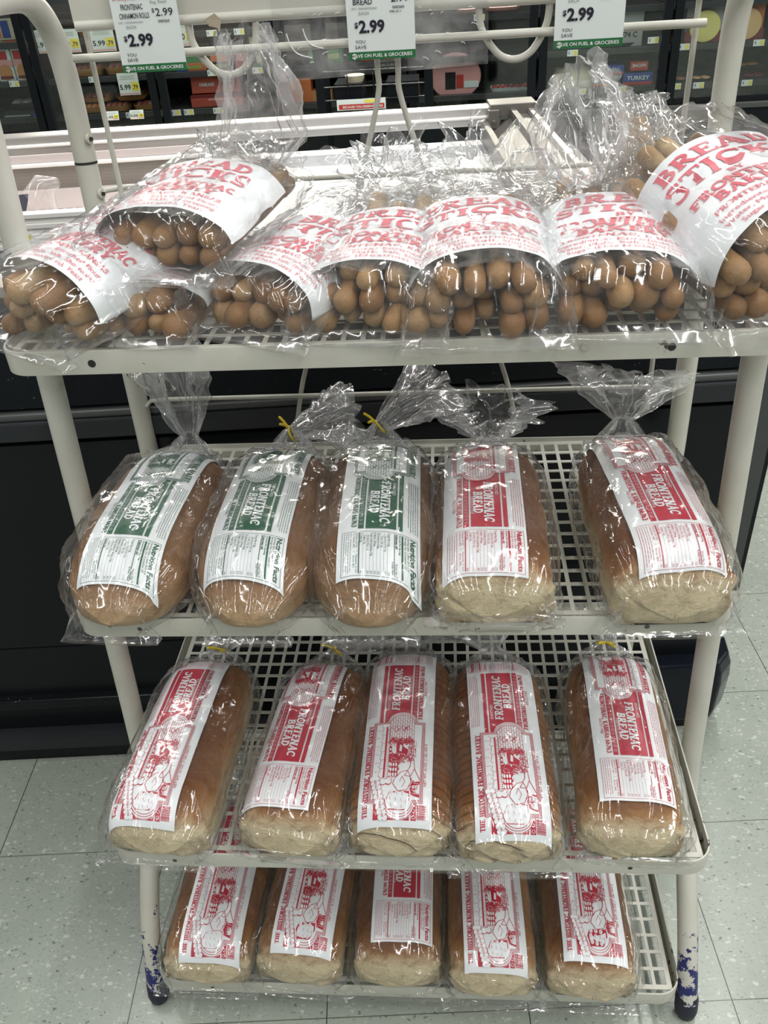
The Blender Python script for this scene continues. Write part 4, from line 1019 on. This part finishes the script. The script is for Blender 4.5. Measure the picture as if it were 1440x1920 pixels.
# white lidded section on the right
part('white_cover', [((-.555, .20, .740), (.300, Y1-.02, .780), M_whitecase), ((-.555, .20, .30), (-.540, Y1-.02, .742), M_whitecase)], case, .004)
m = MB(); m.box((.300, .16, .70), (.318, Y1-.02, .835), M_caststeel); m.add([(.318, .16, .800), (.318, Y1-.03, .800), (.385, Y1-.03, .842), (.385, .16, .842), (.318, .16, .75), (.385, .16, .75)], [(0, 1, 2, 3), (0, 3, 5, 4)], M_caststeel)
m.box((.385, .16, .74), (.402, Y1-.03, .868), M_caststeel); m.box((.402, .16, .74), (.440, Y1-.03, .852), M_caststeel); m.box((.440, .16, .74), (.456, Y1-.03, .866), M_steel); m.build('end_trim', case, smooth=False, bevel=.002)
m = MB(); m.box((.325, Y1-.045, .846), (.465, Y1+.055, .882), M_caststeel); m.box((.318, Y1-.055, .815), (.352, Y1-.035, .868), M_caststeel); m.disc((.334, Y1-.055, .835), (0, -1, 0), .006, .004, M_caststeel, 10); m.build('corner_bracket', case, bevel=.004, smooth=False)
part('inner_frame', [((-3.4, .24, .30), (CXR-.06, .26, .85), M_black), ((.318, .24, .33), (.36, 1.66, .75), M_black)], case)
# vacuum packed meat in the case
def local(p): return Matrix.Translation((0, .302, 0)) @ Matrix.Rotation(CY, 4, 'Z') @ Vector(p)
t = thing('meat_package', 'black and clear packet of reddish meat lying in the open case on the left', 'meat package', local((-1.045, 1.395, .6405)), .1)
m = MB(); vs = []
for j in range(9):
    for i in range(13):
        u, v = i/12-.5, j/8-.5; e = max(0, (1-abs(2*u)**4)*(1-abs(2*v)**4)); vs.append((u*.26, v*.20, .004+.055*e**.5+.008*nz(i*.7, j*.7, 1)*e))
m.add(vs, [(j*13+i, j*13+i+1, (j+1)*13+i+1, (j+1)*13+i) for j in range(8) for i in range(12)], plain('cured_meat', (.50, .20, .16), .35)); m.build('meat', t)
m = MB(); m.add([(-.13, -.07, .070), (.01, -.085, .085), (.02, -.03, .135), (-.115, -.01, .125)], [(0, 1, 2, 3)], M_ink); m.add([(-.10, -.0615, .086), (-.01, -.068, .096), (-.01, -.066, .101), (-.10, -.060, .091)], [(0, 1, 2, 3)], M_card); m.build('printed_band', t, smooth=False)
m = MB(); m.tube([(-.02, 0, .02), (.03, 0, .10), (.06, 0, .15), (.10, .0, .155)], [.07, .055, .035, .012], M_sheet, 9); m.build('clear_wrap', t)
t = tag(part('shelf_price_tag', [((-.018, 0, 0), (.018, .002, .022), M_card), ((.0, -.0008, .004), (.014, 0, .018), M_tagyellow)], None), 'small yellow and white tag on the white rail of the open case', 'price tag'); t.location = local((-1.025, 1.256, .672)); t.rotation_euler = (0, 0, CY)

# ------------------------------------------------------------------ glass door coolers along the back wall
YF = 4.54
ck = thing('glass_door_cooler', 'row of tall black coolers with glass doors behind the open case', 'cooler', (0, YF, 0))
FR = [-3.74, -3.02, -2.30, -1.59, -.87, -.14, .59, 1.31, 2.03, 2.75]
cm = [((-3.8, -.02, .08), (2.8, .95, .375), M_black), ((-3.8, -.035, .375), (2.8, .95, .405), M_greytrim), ((-3.8, -.045, .20), (2.8, 0, .235), M_bumper)]
part('base', cm, ck, .004)
part('toe_kick', [((-3.8, .02, 0), (2.8, .9, .08), plain('reddish_brown_kick', (.05, .022, .018), .5))], ck)
part('cabinet_shell', [((-3.8, .93, .40), (2.8, .95, 2.1), M_dark), ((-3.8, 0, 2.1), (2.8, .95, 2.35), M_black), ((-3.82, 0, .08), (-3.78, .95, 2.35), M_black), ((2.78, 0, .08), (2.82, .95, 2.35), M_black)], ck)
M_shelfmetal = plain('dark_shelf_edge', (.025, .027, .03), .4)
SZ = (.490, .690, .895, 1.10, 1.32)
for k in range(len(FR)-1):
    x0, x1 = FR[k], FR[k+1]
    d = thing('door', None, None, (0, 0, 0)); d.parent = ck
    part('door_frame', [((x0+.006, -.012, .405), (x0+.052, .02, 2.1), M_black), ((x1-.052, -.012, .405), (x1-.006, .02, 2.1), M_black), ((x0+.052, -.010, .405), (x1-.052, .02, .440), M_black)], d, .003)
    g = part('glass_pane', [((x0+.052, .003, .44), (x1-.052, .007, 2.1), M_glass)], d)
    for zz in SZ:
        part('shelf', [((x0+.01, .14, zz-.030), (x1-.01, .15, zz), M_shelfmetal), ((x0+.01, .15, zz-.008), (x1-.01, .60, zz-.002), M_shelfmetal)], ck)
    m = MB()
    for q in range(22): m.box((x0+.06+q*.028, .142, .432), (x0+.062+q*.028, .144, .462), M_shelfmetal)
    m.build('shelf_fence', ck, smooth=False)
# products --------------------------------------------------------
def pm(name, c, r=.4): return plain(name, c, r)
P = dict(orange=pm('orange_print', (.72, .20, .07)), red=pm('red_print', (.50, .04, .035)), brick=pm('brick_red_carton', (.48, .085, .055)), blue=pm('blue_print', (.03, .06, .30)), purple=pm('purple_print', (.20, .08, .30)),
         bun=pm('bun_crust', (.58, .26, .10)), meat=pm('fresh_meat', (.42, .16, .12)), pinkham=pm('pink_ham', (.75, .36, .36)), tray=pm('amber_tray', (.42, .22, .08)), blacktray=pm('black_tray', (.012, .012, .014), .3),
         yellow=pm('pale_yellow_food', (.75, .66, .22)), tan=pm('tan_food', (.70, .45, .22)), green=pm('green_print', (.03, .22, .06)), lime=pm('lime_print', (.35, .42, .10)), cream=pm('cream_packet', (.62, .58, .42)), maroon=pm('maroon_print', (.18, .02, .03)),
         white=M_card, grey=pm('grey_print', (.35, .35, .36)))
def Y(v): return YF+v
def carton(label, x, z, w, h, d, y, body, panels=(), texts=(), tilt=0, rz=0, group=None):
    t = thing('food_carton', label, 'food carton', (x, Y(y), z), rz, group); t.rotation_euler[0] = tilt
    part('box', [((-w/2, 0, 0), (w/2, d, h), P[body])], t, .002)
    a = Art()
    for (u0, v0, u1, v1, c) in panels: a.rect(P[c], (u0-.5)*w, v0*h, (u1-.5)*w, v1*h, 1, .05)
    for (s_, u, v, hh, ww, c) in texts: a.text(s_, (u-.5)*w, v*h, hh*h, P[c], ww*w, .02, 2, 2, 'c')
    if panels or texts: a.build('printed_front', lambda s, tt, e: (s, -.0006-e*2, tt), t)
    return t
def tray(label, x, z, w, d, y, food='meat', tr='tray', h=.035, lumps=5, group=None, sticker=None, tilt=0, seed=1):
    t = thing('food_tray', label, 'packaged food', (x, Y(y), z), 0, group); t.rotation_euler[0] = tilt
    m = MB(); vs = []
    for (k, zz) in ((.86, 0), (1, h), (.95, h), (.84, h*.35)):
        for q in range(16):
            a = 2*PI*q/16; c, s_ = math.cos(a), math.sin(a)
            vs.append((w/2*k*math.copysign(abs(c)**.45, c), d/2+d/2*k*math.copysign(abs(s_)**.45, s_), zz))
    m.add(vs, [(a*16+k, a*16+(k+1) % 16, (a+1)*16+(k+1) % 16, (a+1)*16+k) for a in range(3) for k in range(16)]+[tuple(range(16))[::-1], tuple(48+k for k in range(16))], P[tr]); m.build('tray', t)
    r_ = random.Random(seed)
    for q in range(lumps):
        m = MB(); cx = (q+.5)/lumps*w*.8-w*.4; rr = w*.8/lumps*.55; n, N = 8, 10; vs = []
        for a in range(n+1):
            for b in range(N):
                th, ph = PI*a/n, 2*PI*b/N; g = 1+.22*nz(a*.8+q*3, b*.9, seed)
                vs.append((cx+rr*g*math.sin(th)*math.cos(ph), d/2+d*.36*g*math.sin(th)*math.sin(ph), h*.9+h*.55*g*math.cos(th)))
        m.add(vs, [(a*N+k, a*N+(k+1) % N, (a+1)*N+(k+1) % N, (a+1)*N+k) for a in range(n) for k in range(N)], P[food]); m.build('food', t, angle=180)
    if sticker: part('sticker', [((-w*.25, d*.1, h*1.5), (w*.2, d*.55, h*1.5+.002), P[sticker])], t)
    return t
def sign(label, x, z, w=.085, h=.10, price='5.99', y=.125, rx=.0):
    t = thing('price_sign', label, 'price sign', (x, Y(y), z), 0, 'white and yellow price signs in the coolers'); t.rotation_euler[0] = rx
    part('sign_card', [((-w/2, 0, 0), (w/2, .001, h), M_card)], t)
    a = Art(); a.text(price, -w*.44, h*.26, h*.22, M_ink, w*.52, .02); a.rect(M_tagyellow, w*.12, h*.20, w*.48, h*.58, 1, .1); a.text('.79', w*.16, h*.28, h*.18, M_ink, w*.27, .02, 2)
    a.rect(M_pinkink, -w*.48, h*.03, w*.48, h*.10, 1, .1)
    for k in range(3): a.rect(M_grey, -w*.38+.004*k, h*(.72+.07*k), w*.33, h*(.735+.07*k), 1, .1)
    a.build('sign_print', lambda s, tt, e: (s, -.0006-e*2, tt), t)
def ptag(label, x, z, w=.060, h=.032):
    t = thing('shelf_price_tag', label, 'price tag', (x, Y(.138), z), 0, 'small shelf edge price tags'); part('tag_card', [((-w/2, 0, 0), (w/2, .001, h), M_card)], t)
    a = Art(); a.rect(M_tagyellow, w*.12, h*.15, w*.42, h*.85, 1, .1); a.rect(M_grey, -w*.4, h*.3, -w*.28, h*.8, 1, .1); a.build('tag_print', lambda s, tt, e: (s, -.0006-e*2, tt), t)
def bun(label, x, z, w, y):
    t = thing('burger_carton', label, 'food carton', (x, Y(y), z), 0, 'sandwich cartons in the far left cooler')
    part('box', [((-w/2, 0, 0), (w/2, .15, .17), P['white'])], t, .002)
    a = Art(); a.rect(P['red'], -w*.42, .115, w*.30, .160, 1, .1); a.rect(P['pinkham'], -w*.5, .075, w*.5, .112, 1, .1); a.disc(P['bun'], 0, .048, w*.42, .042, 2, 20); a.rect(P['maroon'], -w*.40, .012, w*.40, .028, 3, .1)
    a.build('printed_front', lambda s, tt, e: (s, -.0006-e*2, tt), t)
Z0, Z1, Z2, Z3 = SZ[0], SZ[1], SZ[2], SZ[3]
for i, x in enumerate((-2.545, -2.435)): bun('small burger carton with a bun picture, far left cooler, '+('left one' if i == 0 else 'beside the dark frame'), x, Z1, .10, .17)
for i, x in enumerate((-2.58, -2.48)): carton('stacked white and orange carton on top of the burger cartons, '+('outermost' if i == 0 else 'inner one'), x, Z1+.171, .095, .085, .12, .19, 'white', ((.05, .1, .95, .6, 'orange'), (.1, .65, .8, .9, 'red')))
carton('blue and orange snack carton on the upper shelf of the far left cooler', -2.50, Z2+.01, .16, .11, .1, .18, 'cream', ((0, .1, .4, .9, 'orange'), (.45, .1, .75, .9, 'blue')))
carton('blue edged black tray carton on the lowest shelf of the far left cooler', -2.48, Z0, .30, .035, .2, .17, 'blacktray', ((.0, .1, .55, .35, 'grey'), (.6, .0, 1, .5, 'blue')))
tray('clear lidded dark tray on the lowest shelf of the far left cooler', -2.50, Z0+.045, .24, .18, .18, 'grey', 'blacktray', .03, 3, seed=3)
carton('slim purple and white carton right of the black frame, left cooler', -2.205, Z1, .050, .12, .08, .17, 'white', ((.0, .62, 1, .95, 'purple'), (.2, .1, .8, .3, 'pinkham')))
for i, x in enumerate((-2.06, -1.86)): tray('amber tray of chops on the middle shelf, '+('behind the rack tube' if i == 0 else 'beside the left wire'), x, Z1+.002, .19, .16, .17, 'meat', 'tray', .038, 4, seed=5+i)
for i, x in enumerate((-2.09, -1.93, -1.74)): tray(('left', 'middle', 'right')[i]+' tray of pink sausages on the lowest shelf of the left cooler', x, Z0+.002, .17, .16, .17, ('bun', 'meat', 'meat')[i], 'tray', .03, 4, seed=9+i)
for i, x in enumerate((-2.05, -1.84)): tray('upper tray resting on the sausages, '+('left one' if i == 0 else 'right one'), x, Z0+.052, .20, .16, .21, 'meat', 'tray', .026, 4, seed=19+i, tilt=.12)
for i, x in enumerate((-2.13, -2.01, -1.88, -1.73)): tray(('reddish', 'brownish', 'darker', 'rightmost')[i]+' meat packet on the upper shelf of the left cooler', x, Z2+.002, .11, .14, .17, ('meat', 'pinkham', 'meat', 'bun')[i], ('blacktray', 'tray')[i % 2], .03, 3, sticker=('green', 'white', None, None)[i], seed=29+i)
for i, (x, z) in enumerate(((-2.245, .860), (-2.110, .856), (-1.900, .852), (-1.800, .615))): sign('white price sign reading 5.99 with a yellow corner, '+('partly behind the rack tube', 'left of the upright wire', 'right of the upright wire', 'below the first price card')[i], x, z-.03, .140 if i < 3 else .125, .120)
sign('yellow and white price sign beside the first price card', -1.425, .825, .13, .135, '3.00')
for i, (x, z) in enumerate(((-1.945, .505), (-1.79, .505))): sign('drooping white price sign on the lowest shelf, '+('left one' if i == 0 else 'right one'), x, z-.052, .085, .050, rx=-.25)
for i, (x, z) in enumerate(((-2.50, .664), (-2.36, .866), (-2.01, .664), (-1.55, .46), (-1.83, .46), (-1.29, .664), (-1.12, .664), (-1.47, .46), (-1.29, .46), (-1.26, .868), (-1.10, .868), (-1.02, .664), (.27, .868), (.86, .462), (1.09, .462), (1.245, .664+.042), (1.42, .664), (1.83, .664), (1.40, .462), (1.53, .462), (1.80, .462), (.80, .664))):
    ptag('small white and yellow tag on a cooler shelf edge, %s' % ('far left cooler low', 'far left cooler high', 'left cooler middle', 'second cooler low left', 'left cooler low', 'second cooler beneath the wire loop', 'second cooler right of the loop', 'second cooler lower edge', 'under the brick red cartons', 'above the wire loop', 'upper right of the wire loop', 'beside the tall clear tail', 'above the ham', 'under the pale bagged food', 'under the blue cartons', 'right of the last price card', 'left of the round flatbread', 'right of the round flatbread', 'low shelf left of the post', 'low shelf beside the post', 'low shelf right of the post', 'left of the last price card')[i], x, z-.002)
carton('brick red carton with a pale diamond emblem on the lowest shelf of the second cooler', -1.295, Z0+.075, .30, .088, .16, .19, 'brick', (), (('FARMLAND', .32, .42, .20, .30, 'white'), ('SAUSAGE', .72, .44, .14, .26, 'maroon')), -.15)
carton('lower brick red carton lying flat beneath the diamond carton', -1.300, Z0+.002, .31, .065, .2, .17, 'brick', ((.0, .80, 1, 1, 'maroon'), (.35, .55, .9, .7, 'pinkham')))
a = Art(); a.line(P['grey'], [(-.095, .044), (-.055, .075), (-.015, .044), (-.055, .012), (-.095, .044)], .003, 2)
for i, (x, c, p) in enumerate(((-1.395, 'orange', 'green'), (-1.245, 'blacktray', 'orange'), (-1.090, 'red', 'pinkham'))):
    carton(('salad picture', 'black sleeve', 'red tray')[i]+' packet on the middle shelf inside the wire loop', x, Z1, .13, .085, .12, .17, c, ((.1, .5, .9, .92, p), (.15, .12, .8, .34, 'lime' if i < 2 else 'red')))
carton('white gridded carton with a blue band beside the first price card', -1.475, Z1, .07, .085, .12, .17, 'white', ((.0, .0, 1, .3, 'blue'), (.1, .45, .4, .6, 'red'), (.5, .7, .9, .85, 'red')))
tray('dark lidded tray on the upper shelf seen through the wire loop', -1.36, Z1+.10, .16, .15, .18, 'blacktray', 'blacktray', .04, 2)
t = thing('foil_pouch', 'silvery black pouch standing inside the wire loop', 'food pouch', (-1.225, Y(.21), Z1+.085)); m = MB(); vs = []
for j in range(7):
    for i in range(7):
        u, v = i/6-.5, j/6; vs.append((u*.105*(1+.15*v), -.02*math.cos(u*PI)*math.sin(PI*min(1, v+.1))-.004*nz(i, j, 2), v*.115))
m.add(vs, [(j*7+i, j*7+i+1, (j+1)*7+i+1, (j+1)*7+i) for j in range(6) for i in range(6)], plain('silver_pouch', (.22, .23, .23), .25, .3)); pch = m.build('pouch', t); sd = pch.modifiers.new('thickness', 'SOLIDIFY'); sd.thickness = .012
part('dark_label', [((-.03, -.026, .02), (.035, -.022, .055), P['blacktray'])], t)
carton('tall white and green packet behind the tall clear tail', -1.025, Z1, .060, .16, .10, .17, 'cream', ((.0, .0, 1, .14, 'green'), (.2, .4, .8, .7, 'grey')))
# third/fourth coolers (behind the clear sleeve)
for i, (x, z, c) in enumerate(((-.80, Z2, 'orange'), (-.66, Z2, 'meat'), (-.52, Z2, 'meat'), (-.36, Z2, 'bun'))): tray(('orange', 'reddish', 'brown', 'golden')[i]+' food tray on the upper shelf behind the clear sleeve', x, z, .12, .14, .17, c, 'blacktray', .035, 3, seed=41+i)
for i, (x, c) in enumerate(((-.62, 'green'), (-.36, 'red'), (-.22, 'brick'))): carton(('green', 'red', 'brick red')[i]+' carton on the middle shelf behind the clear sleeve', x, Z1, .20 if i == 0 else .12, .07, .1, .18, c, ((.1, .3, .9, .7, 'lime' if i == 0 else 'pinkham'),))
t = thing('orange_warm_carton', 'bright orange carton low behind the clear sleeve, left of the wire basket', 'food carton', (-.79, Y(.17), Z0)); part('box', [((-.07, 0, 0), (.07, .1, .13), P['orange'])], t, .002)
carton('brown fluted carton beneath the bright orange carton', -.66, Z0, .12, .06, .1, .17, 'bun')
for i, (x, w) in enumerate(((.20, .13), (.40, .22))):
    tray(('smaller', 'larger')[i]+' square of pale pink meat on the upper shelf right of the middle card', x, Z2, w, .10, .16, 'pinkham', 'pinkham', .05, 1, seed=51+i, tilt=.9)
# ham
t = thing('sliced_ham_pack', 'large pink round ham pack with a black label behind the splayed wires', 'ham', (.135, Y(.20), Z0-.02)); m = MB(); n = 26
vs = [(.150*math.cos(2*PI*k/n)*1.0, yy, .11+.125*math.sin(2*PI*k/n)) for yy in (0, .05) for k in range(n)]
m.add(vs, [tuple(range(n))[::-1], tuple(n+k for k in range(n))]+[(k, (k+1) % n, n+(k+1) % n, n+k) for k in range(n)], P['pinkham']); m.build('ham', t, bevel=.006)
part('black_label', [((-.060, -.004, .045), (.0, -.001, .135), P['blacktray'])], t); part('white_label', [((.050, -.004, .05), (.135, -.001, .085), P['white'])], t); part('red_label', [((.005, -.004, .05), (.046, -.001, .12), P['red'])], t)
for i, (x, c) in enumerate(((.40, 'red'), (.48, 'maroon'), (.53, 'red'))): tray(('left', 'middle', 'right')[i]+' crumpled red and clear packet on the lowest shelf left of the right bag tail', x, Z0, .12, .14, .17, c, 'white', .02, 3, seed=61+i)
# cooler right of the 1010 px frame
t = thing('pale_bagged_food', 'pale rounded bag of food with a green edge in the right cooler', 'food bag', (.825, Y(.18), Z0)); m = MB(); vs = []; n, N = 12, 18
for a_ in range(n+1):
    for b_ in range(N):
        th, ph = PI/2*a_/n, 2*PI*b_/N; g = 1+.18*nz(a_*.5, b_*.6, 7); vs.append((.150*g*math.cos(th)*math.cos(ph), .08+.08*math.cos(th)*math.sin(ph), .115*g*math.sin(th)))
m.add(vs, [(a_*N+k, a_*N+(k+1) % N, (a_+1)*N+(k+1) % N, (a_+1)*N+k) for a_ in range(n) for k in range(N)], P['cream']); m.build('pouch', t, angle=180)
m = MB(); m.add([(.135, .05, .02), (.165, .05, .02), (.095, .05, .15), (.075, .05, .14)], [(0, 1, 2, 3)], P['green']); q = m.build('green_edge', t, smooth=False); sd = q.modifiers.new('thickness', 'SOLIDIFY'); sd.thickness = .004
for i, (x, z, w, h, c, tx) in enumerate(((1.02, Z0+.062, .17, .045, 'blue', 'BUTTER BALL'), (1.19, Z0+.075, .10, .045, 'brick', 'BACON'), (1.00, Z0, .15, .055, 'grey', None), (1.19, Z0, .17, .062, 'blue', 'TURKEY'), )):
    carton(('blue and red carton on the upper left of the stack', 'brick carton on the upper right of the stack', 'silvery carton at the lower left of the stack', 'blue and orange carton at the lower right of the stack')[i]+' in the right cooler', x, z, w, h, .12, .18, c, ((.0, .0, 1, .25, 'red' if i != 2 else 'orange'),), ((tx, .5, .42, .35, .75, 'white'),) if tx else ())
carton('dark grey packet on the middle shelf beside the last price card', 1.115, Z1, .15, .19, .1, .18, 'grey', (), (('774 C', .5, .25, .14, .6, 'blacktray'),))
tray('small tan packet on the middle shelf right of the last price card', 1.08, Z1, .16, .12, .17, 'tan', 'blacktray', .02, 2)
def flatbread(label, x, food, lid):
    t = thing('dip_tub', label, 'packaged food', (x, Y(.17), Z1)); m = MB(); n = 24
    vs = [(.085*math.cos(2*PI*k/n), yy, .080+.080*math.sin(2*PI*k/n)) for yy in (0, .03) for k in range(n)]
    m.add(vs, [tuple(range(n))[::-1], tuple(n+k for k in range(n))]+[(k, (k+1) % n, n+(k+1) % n, n+k) for k in range(n)], P[food]); m.build('round_face', t, bevel=.004)
    part('card_sleeve', [((-.105, .005, 0), (.105, .032, .055), P['maroon']), ((-.10, .031, .05), (.10, .05, .185), P[lid])], t, .002)
flatbread('round pale yellow pack behind the right rear post, left side', 1.53, 'yellow', 'grey'); flatbread('round tan pack with an orange lid right of the rear post', 1.755, 'tan', 'orange')
t = thing('round_badge', 'small maroon round badge above the yellow round pack', 'badge', (1.437, Y(.16), Z1+.105)); m = MB(); m.disc((0, 0, 0), (0, -1, 0), .026, .002, P['maroon'], 18); m.build('disc', t); a2 = Art(); a2.text('NEW', 0, -.006, .011, P['white'], .032, .02, 1, 2, 'c'); a2.build('badge_print', lambda s, tt, e: (s, -.003-e*2, tt), t)
for i, (x, c) in enumerate(((1.42, 'meat'), (1.56, 'tan'), (1.72, 'bun'), (1.86, 'maroon'), (2.0, 'tan'))): tray(('leftmost flat meat packet', 'flat tan packet left of the post', 'flat golden packet right of the post', 'flat maroon packet', 'rightmost flat packet')[i]+' on the lowest shelf of the far right cooler', x, Z0, .13, .14, .17, c, 'blacktray', .014, 2, seed=71+i)
tray('flat orange packet stacked behind the post in the far right cooler', 1.82, Z0+.052, .17, .12, .22, 'bun', 'blacktray', .014, 2)
# black wire basket stand in front of the coolers
t = thing('wire_basket_stand', 'black wire basket stand with a small red and white sign beyond the case', 'basket stand', (-.28, 3.8, 0)); 
for X in (-.27, .27):
    for YY in (0, .25): m = MB(); m.box((X-.02, YY, 0), (X+.02, YY+.03, 1.0), M_black); m.build('post', t, smooth=False)
for zz in (.56, .63, .69, .76, .90):
    m = MB(); m.tube([(-.27, .01, zz), (.27, .01, zz)], .004, M_black, 8); m.build('rail', t)
for X in (-.13, 0, .13):
    m = MB(); m.tube([(X, .005, .56), (X, .005, .76)], .003, M_black, 8); m.build('bar', t)
part('bin', [((-.20, .02, .63), (-.06, .24, .70), M_black), ((.06, .02, .60), (.22, .24, .70), M_black), ((-.25, .02, .50), (.25, .25, .51), M_black)], t)
a = Art(); a.rect(M_card, -.19, .585, .055, .635, 0, .1); a.rect(P['red'], -.18, .590, .048, .612, 1, .1); a.text('BECAUSE YOU DESERVE MORE', -.06, .5955, .010, M_card, .20, .02, 2, 2, 'c'); a.rect(M_tagyellow, -.05, .618, .02, .630, 1, .1); a.build('red_and_white_sign', lambda s, tt, e: (s, -.004-e*3, tt), t)
t = thing('deli_tub', 'pale oval tub inside the black wire basket stand', 'deli tub', (-.38, 3.9, .70)); m = MB(); m.tube([(0, 0, 0), (0, 0, .03), (0, 0, .032)], [.04, .05, .045], P['cream'], 16); m.build('tub', t)
